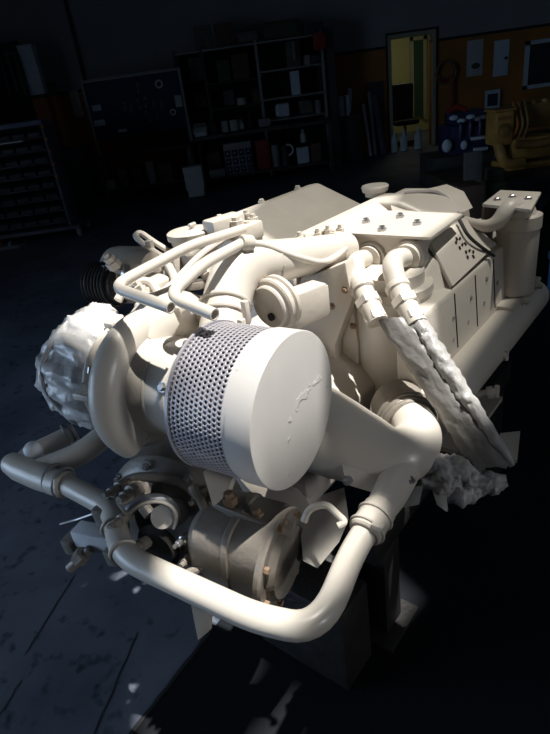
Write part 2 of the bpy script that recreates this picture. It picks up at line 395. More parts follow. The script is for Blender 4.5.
b = B()
for k in range(8):
    w = k * pi / 4 + .2
    b.bolt(T(.505) + (TB * cos(w) + TC * sin(w)) * .135, -TA, .010, .012)
part(b, 'volute_bolts', STEEL, vol)
b = B(); b.tube([T(.44) + TC * .10 + D(.02, 0, 0), T(.43) + TC * .155 + D(.10, 0, 0), L(*(1.002, -1.129, 1.064))], [.075, .07, .07], .10, 24); part(b, 'volute_outlet', PRIMS)
b = B(); b.torus(T(.512), TA, .142, .010, 48, 10, .9); b.box(T(.512) + TC * .152, .03, .05, .02, TA, TC, .004); part(b, 'band_clamp', PRIMER, vol)
b = B(); b.torus(T(.345), TA, .118, .006, 48, 8); part(b, 'inlet_lip', PRIMS, tb)
# wastegate bracket with bolt on the left of the volute
b = B(); q = L(*(0.6712, -1.132, 1.073)); b.lathe(q, (T(0) - T(1)) * -.4 + D(-1, 0, 0), [(-.05, .03), (0, .026), (.004, .018), (.02, .018), (.022, .010), (.03, .010)], 8); part(b, 'volute_plug', PRIMS)
b = B(); q = L(*(0.6927, -1.173, 1.102)); b.lathe(q, D(-1, -.3, .2), [(-.03, .022), (0, .022), (.002, .016), (-.008, .015)], 20, True, True); part(b, 'bracket_hole', HOLE)
b = B(); b.box((0.6215, -1.16, 1.024), .05, .05, .018, D(.2, 1, 0), bev=.004); b.bolt(L(*(0.6202, -1.153, 1.035)), D(0, 0, 1), .010, .02); part(b, 'turbine_bracket', PRIMER)
# turbine housing wrapped in plastic
b = B(); b.lathe(T(.50), -TA, [(0, .08), (.01, .11), (.03, .14), (.05, .148), (.07, .152), (.10, .158), (.13, .160), (.15, .155), (.17, .150), (.19, .146), (.21, .138), (.225, .12), (.235, .08), (.235, .03)], 72)
b.sub(1)
for v in b.bm.verts:
    q = v.co - T(.5); tt = -q.dot(TA)
    w_ = math.atan2(q.dot(TC), q.dot(TB)); v.co += (q + TA * tt) * (.10 * noise.noise(v.co * 7) + .10 * noise.ridged_multi_fractal(Vector((w_ * 2.2, tt * 9 + w_, 3)), .9, 2., 3, 1., 2.) - .12)
b.crumple(.008, 26); tw = part(b, 'turbine_wrap', WRAP, None, 'turbine end bagged in white plastic', 50)
b = B()
b.tube([T(.66) + (TB * cos(w) + TC * sin(w)) * (.152 + .006 * sin(5 * w)) - TA * .008 * sin(3 * w) for w in [2 * pi * k / 40 for k in range(41)]], .007, 0, 8); part(b, 'wrap_tape', WRAP, tw)
# lower plastic lump on top between turbine and alternator
b = B(); b.tube([(0.8131, -1.263, 1.132), (0.8013, -1.313, 1.135), (0.75, -1.321, 1.113)], [.03, .045, .03], .05, 16); b.sub(1); b.crumple(.016, 22); part(b, 'plastic_fold', WRAP, tw, None, 60)

# --- intake elbow and manifold
b = B(); b.tube([(0.898, -0.9467, 1.071), (0.9935, -1.001, 1.15), (1.08, -1.02, 1.214), (1.22, -1.005, 1.183), (1.527, -0.9579, 1.137)], [.064, .064, .066, .068, .064, .060, .056, .052, .048], .13, 32); ip = part(b, 'intake_elbow', PRIMS)
b = B()
for q, d_ in ((L(*(0.9535, -0.9792, 1.118)), None), (L(*(0.9784, -0.9932, 1.14)), None)):
    b.torus(q, L(*(0.9935, -1.001, 1.15)) - L(*(0.898, -0.9467, 1.071)), .066, .006, 36, 8)
part(b, 'hose_clamp', PRIMER, ip)
b = B(); b.torus(L(*(1.192, -1.008, 1.188)), L(*(1.325, -0.9914, 1.166)) - L(*(1.192, -1.008, 1.188)), .061, .006, 36, 8); part(b, 'hose_clamp', PRIMER, ip)
b = B()
for q in ((0.9064, -0.8734, 1.121), (0.9433, -0.8888, 1.152)): b.box(q, .016, .016, .06, bev=.003)
part(b, 'clamp_screw', PRIMER, ip)
# flange end of the manifold with fittings on top
b = B(); b.lathe((1.492, -0.9664, 1.14), L(*(1.527, -0.9579, 1.137)) - L(*(1.325, -0.9914, 1.166)), [(-.02, .055), (.0, .058), (.012, .058), (.014, .05), (.05, .05)], 32); part(b, 'manifold_flange', PRIMER)
b = B()
for q in ((1.458, -1.012, 1.192), (1.498, -0.9996, 1.192), (1.54, -0.9806, 1.185), (1.371, -1.019, 1.204)):
    o_ = L(*q); b.cyl(o_ - Vector((0, 0, .03)), o_ + Vector((0, 0, .012)), .013, seg=6); b.cyl(o_, o_ + Vector((0, 0, .025)), .007)
b.tube([(1.399, -1.02, 1.202), (1.482, -1.026, 1.201), (1.539, -1.003, 1.19), (1.574, -0.9814, 1.149)], .008, .03, 8)
part(b, 'manifold_fittings', PRIMER)
# belt drum and tensioner box
b = B(); b.lathe((1.065, -0.9216, 1.111), D(1, .12, .05), [(.004, .012), (0, .02), (0, .056), (.004, .060), (.012, .060), (.014, .064), (.014, .070), (.018, .075), (.026, .075), (.030, .069), (.036, .069), (.040, .076), (.05, .076), (.054, .05)], 40); pu = part(b, 'belt_pulley', PRIMER)
b = B(); b.lathe((1.056, -0.9077, 1.09), D(1, .12, .05), [(-.002, .011), (.004, .011)], 16); part(b, 'pulley_hole', HOLE, pu)
b = B(); b.box((1.233, -0.9267, 1.058), .13, .075, .105, D(1, .25, .0), bev=.008); b.box((1.294, -0.9185, 1.049), .05, .05, .09, D(1, .25, 0), bev=.004); part(b, 'tensioner_box', PRIMER)
# timing casing: big faceted plates in front of the block
b = B(); b.prism([(1.36, -1.027, 1.078), (1.36, -0.8562, 1.151), (1.36, -0.8409, 1.034), (1.36, -0.9155, 0.8696), (1.36, -0.9291, 0.5777), (1.36, -1.145, 0.5146)], D(.05, 0, 0)); b.bevel(.006); tc_ = part(b, 'timing_casing', PRIMER)
b = B(); b.prism([(1.41, -1.013, 0.8777), (1.41, -0.8725, 1.001), (1.41, -0.8604, 0.8573), (1.41, -0.8781, 0.6448), (1.41, -0.9744, 0.5565), (1.41, -1.016, 0.6911)], D(.03, 0, 0)); b.bevel(.005); part(b, 'casing_plate', PRIMER, tc_)
b = B()
for q in ((1.36, -0.9146, 1.004), (1.41, -0.8744, 0.9222), (1.41, -0.9357, 0.8617), (1.36, -0.8631, 1.063), (1.41, -0.8989, 0.7378), (1.36, -0.9654, 1.018)): b.bolt(q, D(-1, 0, 0), .008)
part(b, 'casing_bolts', RUST, tc_)
# loop pipes above the filter
b = B(); b.tube([(0.7212, -0.8938, 1.248), (0.7208, -1.085, 1.274), (0.9557, -1.06, 1.303), (1.161, -1.055, 1.292)], .0135, .045, 16, True, True); part(b, 'breather_pipe', PRIMS)
b = B(); b.tube([(0.7775, -0.824, 1.22), (0.7773, -0.9644, 1.246), (0.917, -0.9804, 1.275), (1.085, -0.9941, 1.278)], .0145, .045, 16, True, True); bp = part(b, 'breather_pipe', PRIMS)
b = B(); b.tube([(1.085, -0.9941, 1.278), (1.145, -0.9798, 1.259), (1.226, -0.9452, 1.203), (1.332, -0.9184, 1.149), (1.42, -0.9175, 1.146), (1.51, -0.9273, 1.16)], .010, .04, 12); part(b, 'breather_hose', PRIMS)
b = B(); b.lathe((1.092, -0.9857, 1.276), L(*(1.145, -0.9798, 1.259)) - L(*(1.085, -0.9941, 1.278)), [(-.02, .018), (-.015, .022), (.012, .022), (.015, .016)], 16); part(b, 'pipe_union', PRIMER, bp)
b = B(); b.tube([(0.7988, -1.101, 1.21), (0.8872, -1.109, 1.198), (1.03, -1.107, 1.253), (1.149, -1.118, 1.266)], .010, .04, 10); part(b, 'drain_hose', PRIMER)
# fittings at the front of the left rocker cover
b = B()
for q, r in (((1.261, -1.129, 1.271), .02), ((1.312, -1.145, 1.279), .016), ((1.319, -1.178, 1.288), .013), ((1.294, -1.115, 1.257), .014), ((1.232, -1.143, 1.29), .022)):
    o_ = L(*q); b.lathe(o_ - Vector((0, 0, .05)), D(0, 0, 1), [(0, r * .7), (.03, r * .7), (.03, r), (.055, r), (.055, r * .6), (.065, r * .55)], 8)
b.box((1.254, -1.125, 1.255), .10, .05, .05, D(1, 0, 0), bev=.006)
b.box((1.219, -1.18, 1.274), .12, .06, .07, D(1, .2, 0), bev=.008)
part(b, 'injector_fittings', PRIMER)
b = B(); b.tube([(1.356, -1.225, 1.271), (1.183, -1.235, 1.247), (1.081, -1.252, 1.206)], [.022, .026, .028, .028], .05, 18); part(b, 'manifold_arm', PRIMER)
# round canister with knob
b = B(); b.lathe((1.162, -1.274, 1.223), D(0, 0, 1), [(-.06, .055), (0, .058), (.03, .062), (.034, .070), (.052, .070), (.056, .064), (.058, .02)], 36); cn = part(b, 'round_canister', PRIMER)
b = B(); b.cyl((1.172, -1.269, 1.276), L(*(1.172, -1.269, 1.276)) + Vector((0, 0, .018)), .007); b.tube([L(*(1.172, -1.269, 1.276)) + Vector((-.012, 0, .016)), L(*(1.172, -1.269, 1.276)) + Vector((.012, 0, .016))], .006); part(b, 'canister_knob', PRIMER, cn)
# alternator on the left with loop bracket
b = B(); b.lathe((1.01, -1.41, 1.174), D(-.25, -1, 0), [(-.10, .03), (-.09, .07), (-.05, .085), (.03, .088), (.05, .085), (.07, .06)], 32); al = part(b, 'alternator', PRIMER)
b = B()
for k in range(7): b.torus(L(*(0.9353, -1.425, 1.169)) + D(-.25, -1, 0).normalized() * (.012 * k - .03), D(-.25, -1, 0), .064, .004, 28, 6)
part(b, 'alternator_fins', DARKI, al)
b = B(); b.lathe((0.9353, -1.425, 1.169), D(-.25, -1, 0), [(-.05, .058), (.05, .058)], 28); part(b, 'alternator_core', DARKI, al)
b = B()
for q in ((0.942, -1.352, 1.217), (0.9307, -1.398, 1.217), (1, -1.357, 1.222)): b.lathe(q, D(-1, -.2, .5), [(-.02, .022), (0, .022), (.004, .014), (.018, .012)], 6)
part(b, 'alternator_terminals', STEEL, al)
b = B(); b.box((0.9498, -1.231, 1.161), .10, .08, .07, D(1, .2, .1), bev=.01); b.box((1.018, -1.327, 1.21), .13, .09, .03, D(.4, 1, 0), (0, .2, 1), bev=.006); b.box((1.03, -1.226, 1.185), .03, .05, .13, bev=.006); b.box((0.8858, -1.153, 1.143), .12, .06, .05, D(.1, 1, 0), bev=.01); part(b, 'alternator_bracket', PRIMER)
b = B(); b.tube([(1.069, -1.31, 1.22), (1.078, -1.389, 1.246), (1.082, -1.44, 1.274), (1.111, -1.444, 1.278), (1.111, -1.387, 1.249), (1.102, -1.312, 1.226)], .009, .02, 8); b.cyl(L(*(1.078, -1.37, 1.244)) - Vector((0, 0, .03)), L(*(1.078, -1.37, 1.244)) + Vector((0, 0, .02)), .014, seg=6); part(b, 'lifting_eye', PRIMER)

b = B(); b.tube([(0.8328, -1.243, 1.179), (0.8801, -1.247, 1.211), (0.9317, -1.217, 1.205), (0.9054, -1.148, 1.165)], .012, .03, 10); part(b, 'oil_line', PRIMER)
b = B(); b.tube([(1.115, -1.169, 1.238), (1.073, -1.125, 1.207), (1.007, -1.051, 1.19)], .010, .02, 10); b.tube([(1.019, -1.236, 1.227), (0.9825, -1.174, 1.203), (0.9342, -1.118, 1.169)], .012, .02, 10); part(b, 'cooling_line', PRIMER)
b = B(); b.box((1.016, -1.113, 1.175), .05, .16, .02, D(.6, 1, 0), (0, .5, 1), bev=.004); b.box((1.046, -1.184, 1.199), .02, .08, .10, D(1, .4, 0), bev=.004); part(b, 'support_bracket', BROWN)
for q, r in (((0.9247, -1.36, 1.246), .016), ((0.8798, -1.201, 1.196), .014), ((0.9648, -1.129, 1.185), .012), ((1.005, -1.073, 1.217), .012), ((0.8549, -1.136, 1.185), .012), ((1.098, -1.127, 1.246), .013)):
    b = B(); b.lathe(q, D(-.5, 0, 1), [(-.02, r * 1.3), (0, r * 1.3), (.004, r * 1.3), (.004, r), (.02, r), (.021, r * .6), (.032, r * .55)], 6); part(b, 'pipe_nut', PRIMER)
b = B(); b.box((0.859, -1.069, 1.17), .10, .05, .03, D(.2, 1, 0), bev=.006); part(b, 'heat_shield', PRIMER)

# --- coolant pipework across the front
b = B(); b.tube([(0.9201, -0.517, 0.72), (0.7637, -0.515, 0.7), (0.5631, -0.4697, 0.69), (0.5203, -0.5994, 0.69), (0.4799, -0.9739, 0.7), (0.5771, -1.137, 0.7), (0.5731, -1.386, 0.7)], .030, [.06, .13, .05, .07, .06], 24); fp = part(b, 'front_pipe', PRIMS)
b = B(); b.lathe((0.8612, -0.5148, 0.715), L(*(0.7637, -0.515, 0.7)) - L(*(0.9201, -0.517, 0.72)), [(-.045, .036), (-.035, .040), (.04, .040), (.045, .036)], 28)
for k in (-.012, .03): b.torus(L(*(0.8612, -0.5148, 0.715)) + (L(*(0.7637, -0.515, 0.7)) - L(*(0.9201, -0.517, 0.72))).normalized() * k, L(*(0.7637, -0.515, 0.7)) - L(*(0.9201, -0.517, 0.72)), .041, .0045, 28, 8)
b.box((0.8196, -0.4783, 0.745), .03, .014, .014, D(0, 1, 0), bev=.003)
part(b, 'pipe_clamp', PRIMER, fp)
b = B()
for q in ((0.5323, -1.067, 0.7), (0.4908, -0.98, 0.7)): b.torus(q, L(*(0.4799, -0.9739, 0.7)) - L(*(0.5771, -1.137, 0.7)), .033, .004, 28, 8)
part(b, 'pipe_ring', PRIMER, fp)
b = B()
for q in ((0.5296, -0.7576, 0.66), (0.5443, -0.6723, 0.66), (0.5435, -0.6349, 0.66)): b.prism([Vector(L(*q)) + Vector(o_) for o_ in ((0, -.012, .0), (0, .012, .0), (0, .010, -.05), (0, -.006, -.05))], D(.006, 0, 0))
part(b, 'pipe_tabs', PRIMER, fp)
# left elbow fitting: sleeve, tee and round plug
b = B(); b.tube([(0.5714, -1.343, 0.7), (0.5564, -1.455, 0.7), (0.5473, -1.552, 0.7), (0.5441, -1.597, 0.705)], [.040, .041, .041, .042, .042, .040, .034], 0, 24); b.sph((0.5445, -1.585, 0.705), .035); b.tube([(0.7373, -1.519, 0.73), (0.6638, -1.548, 0.72), (0.596, -1.568, 0.715), (0.5617, -1.574, 0.705)], [.028, .028, .028, .030, .03, .024], 0, 24); lt = part(b, 'elbow_fitting', PRIMS)
b = B(); b.tube([(0.5735, -1.483, 0.7), (0.6616, -1.389, 0.73), (0.7822, -1.339, 0.78)], .036, .05, 24); part(b, 'return_pipe', PRIMER)
b = B(); b.lathe((0.597, -1.537, 0.74), Vector((-.3, -.5, .8)), [(-.05, .026), (-.01, .028), (.008, .027), (.018, .021), (.024, .011), (.026, .002)], 28); part(b, 'pipe_plug', WHITE, lt, 'white rounded pipe plug')  # white plug, kept whiter than its fitting in place of sunlight
for q, t_ in (((0.5739, -1.356, 0.7), (58,480)), ((0.5698, -1.401, 0.7), (58,480))): part(B().torus(q, L(*(0.5731, -1.386, 0.7)) - L(*(0.5416, -1.542, 0.7)), .0425, .005, 28, 8), 'hose_clamp', STEEL, lt)
part(B().torus((0.7118, -1.538, 0.728), L(*(0.7373, -1.519, 0.73)) - L(*(0.596, -1.568, 0.715)), .031, .006, 28, 8), 'hose_clamp', STEEL, lt)
part(B().torus((0.7272, -1.526, 0.73), L(*(0.7373, -1.519, 0.73)) - L(*(0.596, -1.568, 0.715)), .030, .005, 28, 8), 'hose_clamp', STEEL, lt)
part(B().box((0.5827, -1.372, 0.735), .014, .03, .014, bev=.003), 'clamp_screw', STEEL, lt)
# duct that tapers from behind the filter to the right elbow
b = B(); b.tube([(1.01, -0.8481, 0.8239), (1.035, -0.6908, 0.7685), (1.054, -0.5459, 0.7415), (1.164, -0.5301, 0.7524), (1.261, -0.6233, 0.7527)], [.125, .120, .110, .095, .078, .066, .062, .060], .08, 36); dk = part(b, 'coolant_duct', PRIMS)
b = B(); b.tube([(1.085, -0.5446, 0.743), (0.9761, -0.5187, 0.724), (0.8875, -0.5158, 0.715)], [.06, .045, .036], .05, 28); part(b, 'duct_outlet', PRIMS, dk)
b = B(); b.prism([(0.9619, -0.6621, 0.7995), (0.9066, -0.6154, 0.7455), (0.9475, -0.51, 0.7145), (1.008, -0.4808, 0.7223), (1.077, -0.4963, 0.7341)], D(.03, 0, 0)); b.bevel(.004); part(b, 'duct_flange', PRIMER, dk)
b = B()
for q in ((0.9097, -0.6075, 0.762), (0.9476, -0.5199, 0.7383), (1.001, -0.4878, 0.7432)): b.bolt(q, D(-1, 0, 0), .009, .012)
part(b, 'flange_bolts', STEEL, dk)
b = B()
for t_, R0 in ((1.60, .068), (1.63, .075), (1.66, .082)): b.torus(L(*(1.23, -0.5963, 0.7378)).lerp(L(*(1.276, -0.6281, 0.7149)), (t_ - 1.60) / .06), L(*(1.261, -0.6233, 0.7527)) - L(*(1.164, -0.5301, 0.7524)), R0, .014, 40, 10)
b.lathe((1.263, -0.6182, 0.7259), L(*(1.261, -0.6233, 0.7527)) - L(*(1.164, -0.5301, 0.7524)), [(0, .06), (0, .08), (.10, .083)], 36)
part(b, 'bellows_sleeve', BROWN, None, 'brown ribbed sleeve behind the elbow')

# --- pump and front cover under the filter
PA = D(.12, 1, -.05).normalized()
p0, p1 = L(*(0.657, -0.8601, 0.6688)), L(*(0.6992, -0.6634, 0.6543))
ax = (p1 - p0).normalized(); ln = (p1 - p0).length
b = B(); _, pa, pc = basis(ax); rr = []
for t_, k in ((-.02, .55), (-.005, .85), (.015, .98), (.06, 1.), (ln * .45, 1.), (ln * .47, 1.04), (ln * .53, 1.04), (ln * .55, 1.), (ln * .9, 1.), (ln * .95, .92)):
    rg = []
    for q in range(32):
        w = 2 * pi * q / 32; cw, sw = cos(w), sin(w); e_ = .55
        rg.append(p0 + ax * t_ + pa * (.098 * k * abs(cw) ** e_ * (1 if cw > 0 else -1)) + pc * (.118 * k * abs(sw) ** e_ * (1 if sw > 0 else -1)))
    rr.append(rg)
b.skin(rr); pm = part(b, 'coolant_pump', BROWN)
b = B(); b.lathe(p1 - ax * .02, ax, [(0, .10), (0, .122), (.012, .124), (.018, .12), (.018, .095), (.035, .085), (.038, .03)], 40); part(b, 'pump_flange', BROWN, pm)
b = B()
for k in range(7):
    w = k * 2 * pi / 7 + .3; _, a_, c_ = basis(ax); b.bolt(p1 - ax * .004 + (a_ * cos(w) + c_ * sin(w)) * .108, ax, .009, .012)
part(b, 'pump_bolts', RUST, pm)
b = B(); b.prism([(0.6547, -0.8404, 0.7943), (0.7714, -0.8093, 0.7508), (0.8074, -0.6862, 0.7118), (0.7058, -0.6312, 0.7548), (0.6724, -0.6918, 0.7834), (0.6494, -0.7693, 0.8051)], D(0, 0, -.035)); b.bevel(.008); pt = part(b, 'pump_top', BROWN)
b = B()
for q in ((0.68, -0.7868, 0.8068), (0.6909, -0.7191, 0.7798), (0.7172, -0.6657, 0.75)): b.lathe(q, D(0, 0, 1), [(-.02, .018), (0, .018), (.003, .012), (.014, .011)], 6)
part(b, 'top_bolts', RUST, pt)
b = B(); b.prism([(0.92, -1.007, 0.6067), (0.98, -0.8226, 0.5913), (0.98, -0.7866, 0.5393), (0.95, -0.8124, 0.5058), (0.92, -0.9262, 0.5365)], D(.05, 0, 0)); b.bevel(.004); part(b, 'pump_shelf', PRIMER)
b = B(); b.lathe((0.6661, -1.038, 0.6247), D(-1, .25, .1), [(-.10, .20), (-.02, .195), (0, .18), (.012, .16), (.014, .10), (-.02, .10)], 48, True, True); fc = part(b, 'front_cover', BROWN)
b = B(); b.torus((0.6265, -0.8374, 0.6166), D(-1, .25, .1), .075, .016, 40, 12); part(b, 'cover_ring', BROWN, fc)
b = B(); b.cyl((0.6545, -0.9718, 0.6988), (0.6122, -0.9454, 0.7344), .035, .033); b.cyl((0.6122, -0.9454, 0.7344), (0.5794, -0.9215, 0.7651), .028); sh = part(b, 'shaft_hub', PRIMER)
b = B(); b.torus((0.5508, -0.9285, 0.7757), D(-.6, 1, 0), .06, .012, 28, 10, 1., 2.4, 5.4); part(b, 'hub_strap', STEEL, sh)
b = B(); b.lathe((0.5685, -0.9469, 0.6716), D(-1, .25, .1), [(0, .06), (.005, .062), (.02, .05)], 28); part(b, 'hub_recess', HOLE, fc)
b = B()
for k in range(9):
    w = k * 2 * pi / 9; _, a_, c_ = basis(D(-1, .25, .1)); b.bolt(L(*(0.6661, -1.038, 0.6247)) + (a_ * cos(w) + c_ * sin(w)) * .178 , D(-1, .25, .1), .010, .015)
part(b, 'cover_bolts', STEEL, fc)
b = B(); b.tube([(0.5858, -1.119, 0.7422), (0.6064, -1.097, 0.7887), (0.6461, -1.028, 0.803), (0.6919, -0.9547, 0.7763), (0.6854, -0.9031, 0.7443)], .012, .04, 10); b.tube([(0.5782, -1.147, 0.7227), (0.6112, -1.133, 0.7544), (0.635, -1.116, 0.7674)], .009, .02, 8); b.tube([(0.6269, -1.025, 0.7924), (0.5885, -1.008, 0.7577), (0.5855, -0.9804, 0.7399)], .016, .03, 10); b.box((0.6127, -1.056, 0.7677), .06, .05, .05, D(1, .3, .2), bev=.01); b.box((0.5757, -1.05, 0.7492), .04, .06, .03, D(1, .3, .2), bev=.006); part(b, 'governor_linkage', BROWN)
b = B(); b.prism([(0.6738, -0.852, 0.8594), (0.7051, -0.7968, 0.8348), (0.6802, -0.7918, 0.8135), (0.6376, -0.7992, 0.8041)], D(.02, 0, 0)); part(b, 'bright_gusset', PRIMS)
b = B(); b.prism([(0.7129, -0.8421, 0.5742), (0.7443, -0.8009, 0.5677), (0.7128, -0.7752, 0.532), (0.6956, -0.8055, 0.5456), (0.6864, -0.8568, 0.576)], D(.03, 0, 0)); part(b, 'lower_gusset', PRIMS)
# square casting and hook pipe to the right of the pump
b = B(); b.prism([(0.7903, -0.6813, 0.7021), (0.8783, -0.6626, 0.6764), (0.8207, -0.6165, 0.6197), (0.7482, -0.6053, 0.6081), (0.728, -0.6341, 0.6373)], D(.10, 0, 0)); b.bevel(.006); part(b, 'pump_side_box', PRIMER)
b = B(); b.tube([(0.7306, -0.6139, 0.7692), (0.7484, -0.6124, 0.7937), (0.7846, -0.5879, 0.7937), (0.7826, -0.5592, 0.7758), (0.7807, -0.5357, 0.7647), (0.7662, -0.5479, 0.7591)], .008, .02, 10); part(b, 'hook_pipe', PRIMER)
# gear casing that carries pump and cover back to the block
b = B(); b.prism([(.98, -1.32, .50), (.98, -1.38, .78), (.98, -1.25, .92), (.98, -.98, .86), (.98, -.80, .74), (.98, -.80, .52), (.98, -.95, .44), (.98, -1.15, .44)], D(.45, 0, 0)); b.bevel(.015); part(b, 'gear_casing', PRIMER)
# sensor block and bracket low on the left
b = B(); b.box((0.5256, -1.166, 0.6264), .13, .05, .055, D(-.3, -1, -.0), bev=.006); lb = part(b, 'actuator_body', WHITE)
b = B(); b.box((0.4968, -1.245, 0.5972), .035, .06, .05, D(.3, 1, .1), bev=.006); b.box((0.5083, -1.078, 0.6191), .035, .03, .05, D(.3, 1, .1), bev=.006); b.cyl((0.4926, -1.159, 0.612), (0.4463, -1.208, 0.5621), .014); b.cyl((0.4797, -1.17, 0.607), (0.4653, -1.187, 0.5855), .022, seg=6); b.box((0.5478, -1.144, 0.6962), .04, .03, .05, D(.3, 1, .1), bev=.006); part(b, 'actuator_clamps', BROWN, lb)
b = B(); b.tube([(0.5001, -1.301, 0.6301), (0.5295, -1.248, 0.6492), (0.55, -1.183, 0.6837), (0.5611, -1.153, 0.7057)], .003, .02, 6); part(b, 'thin_wire', STEEL, lb)
b = B(); b.tube([(0.5302, -1.133, 0.6565), (0.6169, -1.083, 0.7202), (0.644, -1.067, 0.7401)], .018, .03, 10); part(b, 'actuator_arm', BROWN, lb)
# leg plate below the front pipe
b = B(); b.prism([(0.4903, -0.7628, 0.6712), (0.5091, -0.7251, 0.6504), (0.4958, -0.7363, 0.5791), (0.4785, -0.7565, 0.5575)], D(.012, 0, 0)); part(b, 'lower_bracket', PRIMER)
b = B(); b.prism([(0.72, -1.105, 0.2675), (0.72, -0.9908, 0.2936), (0.74, -0.9765, 0.4482), (0.74, -1.062, 0.402)], D(.012, 0, 0)); part(b, 'bracket_stem', PRIMER)
# torn plastic and plates below the hose ends
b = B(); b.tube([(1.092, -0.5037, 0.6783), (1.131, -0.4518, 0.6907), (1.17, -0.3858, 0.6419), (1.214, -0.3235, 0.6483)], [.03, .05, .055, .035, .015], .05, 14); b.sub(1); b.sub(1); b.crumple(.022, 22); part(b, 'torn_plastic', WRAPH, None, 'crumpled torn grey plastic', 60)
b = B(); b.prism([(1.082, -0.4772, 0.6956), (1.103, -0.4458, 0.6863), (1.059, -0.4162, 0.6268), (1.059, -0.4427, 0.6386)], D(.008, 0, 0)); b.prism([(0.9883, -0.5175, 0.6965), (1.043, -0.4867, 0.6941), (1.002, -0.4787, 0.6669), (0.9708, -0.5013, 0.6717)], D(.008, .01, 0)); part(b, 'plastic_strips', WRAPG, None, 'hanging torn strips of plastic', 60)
b = B(); b.prism([(1.645, -0.4665, 0.48), (1.686, -0.4131, 0.48), (1.525, -0.3749, 0.48), (1.518, -0.4317, 0.48)], D(0, 0, .012)); b.bb(1.5, 1.9, -.72, -.54, .462, .48); b.bb(1.5, 1.62, -.56, -.40, .464, .48); b.bb(1.5, 1.9, -.72, -.70, .462, .74); part(b, 'engine_foot', PRIMER)
b = B(); b.bb(1.2, 2.0, -1.44, -1.24, .462, .48); b.bb(1.2, 2.0, -1.30, -1.28, .462, .80); part(b, 'engine_foot', PRIMER)

for q, r, h in (((0.5749, -1.071, 0.7962), .016, .05), ((0.5697, -1.014, 0.8041), .022, .04), ((0.6689, -0.8787, 0.7766), .014, .04), ((0.5769, -0.8598, 0.66), .014, .03), ((0.5222, -0.9568, 0.7038), .016, .04), ((0.5791, -0.8666, 0.716), .012, .03), ((0.5357, -1.036, 0.7382), .014, .04)):
    b = B(); b.lathe(q, D(-1, .2, .3), [(-.03, r), (0, r), (.002, r * .7), (h * .6, r * .7), (h * .62, r * .5), (h, r * .45)], 8); part(b, 'cover_fitting', BROWN if r > .013 else STEEL)
b = B(); b.tube([(0.6589, -0.8859, 0.815), (0.6446, -0.8359, 0.7735), (0.6255, -0.8076, 0.7088), (0.5857, -0.8033, 0.6663), (0.5447, -0.8394, 0.6521)], .011, .04, 10); part(b, 'pump_hose', BROWN)
b = B(); b.prism([(0.5705, -0.8646, 0.6567), (0.582, -0.7934, 0.6262), (0.5993, -0.7378, 0.6022), (0.58, -0.749, 0.588), (0.5492, -0.8187, 0.61), (0.5455, -0.8912, 0.6319)], D(.04, 0, 0)); b.bevel(.004); part(b, 'cover_foot', BROWN)

# --- stand
ST = empty('engine_stand', UW * 1.5 - VW * 1.0, 'dark greasy steel stand and blocks under the cream marine engine', 'stand', rz=pi / 2 - AZ)
ORG[ST.name] = Vector((.1, 0, 0))
for v in (-.66, -1.30):
    b = B(); b.bb(1.02, 2.25, v - .05, v + .05, .36, .455, .006); b.out('beam', DARKI, ST)
    for u in (1.12, 2.12):
        b = B(); b.bb(u - .05, u + .05, v - .05, v + .05, .01, .36, .005); lg = b.out('leg', DARKI, ST)
        b = B(); b.bb(u - .10, u + .10, v - .09, v + .09, 0, .012, .002); b.out('foot_plate', DARKI, lg)
for u in (1.12, 2.12):
    b = B(); b.bb(u - .03, u + .03, -1.25, -.71, .14, .20, .004); b.out('crossbar', DARKI, ST)
BK = tag(B().bb(.84, .99, -.96, -.62, 0, .33, .012).out('support_block', DARKI, None, org=L(.915, -.79, 0)), 'dark greasy block on the floor below the front pipe', 'block')
BK.location = UW * .915 - VW * .79; BK.rotation_euler = (0, 0, pi / 2 - AZ)

# ------------------------------------------------------------------ the workshop
YB = 12.5                                  # back wall
XL, XR, YF, ZC = -6.2, 7.2, -7.5, 4.7
fl = mat('blue-grey concrete floor', (.20, .225, .265), .55, bump=.1, bscale=25, spec=.2)
nt = fl.node_tree; pb = nt.nodes['Principled BSDF']; tc = nt.nodes.new('ShaderNodeTexCoord')
def nz(s, d): 
    n = nt.nodes.new('ShaderNodeTexNoise'); n.inputs['Scale'].default_value = s; n.inputs['Detail'].default_value = d; nt.links.new(tc.outputs['Object'], n.inputs['Vector']); return n
def ramp(n, p0, c0, p1, c1):
    r = nt.nodes.new('ShaderNodeValToRGB'); e = r.color_ramp.elements; e[0].position, e[1].position = p0, p1; e[0].color, e[1].color = (*c0, 1), (*c1, 1); nt.links.new(n.outputs['Fac'], r.inputs['Fac']); return r
a = ramp(nz(2.2, 8), .3, (.07, .085, .115), .7, (.15, .175, .22)); c = ramp(nz(16, 5), .27, (.25, .25, .28), .42, (1, 1, 1))
# the darker oily slab to the right of the long joint
sx = nt.nodes.new('ShaderNodeSeparateXYZ'); nt.links.new(nt.nodes.new('ShaderNodeNewGeometry').outputs['Position'], sx.inputs[0])
def mth(op, a, b_):
    n = nt.nodes.new('ShaderNodeMath'); n.operation = op
    for k, q in ((0, a), (1, b_)):
        if isinstance(q, (int, float)): n.inputs[k].default_value = q
        else: nt.links.new(q, n.inputs[k])
    return n.outputs[0]
sd = mth('GREATER_THAN', mth('SUBTRACT', mth('MULTIPLY', sx.outputs['X'], .264), mth('MULTIPLY', sx.outputs['Y'], .193)), -.38 * .264 - 1.275 * .193)
oil = nt.nodes.new('ShaderNodeMix'); oil.data_type = 'RGBA'; sp_ = nt.nodes.new('ShaderNodeMath'); sp_.operation = 'MULTIPLY_ADD'; sp_.inputs[1].default_value = -.17; sp_.inputs[2].default_value = .2
nt.links.new(sd, sp_.inputs[0]); nt.links.new(sp_.outputs[0], pb.inputs['Specular IOR Level'])
oil.inputs[7].default_value = (.012, .014, .017, 1)
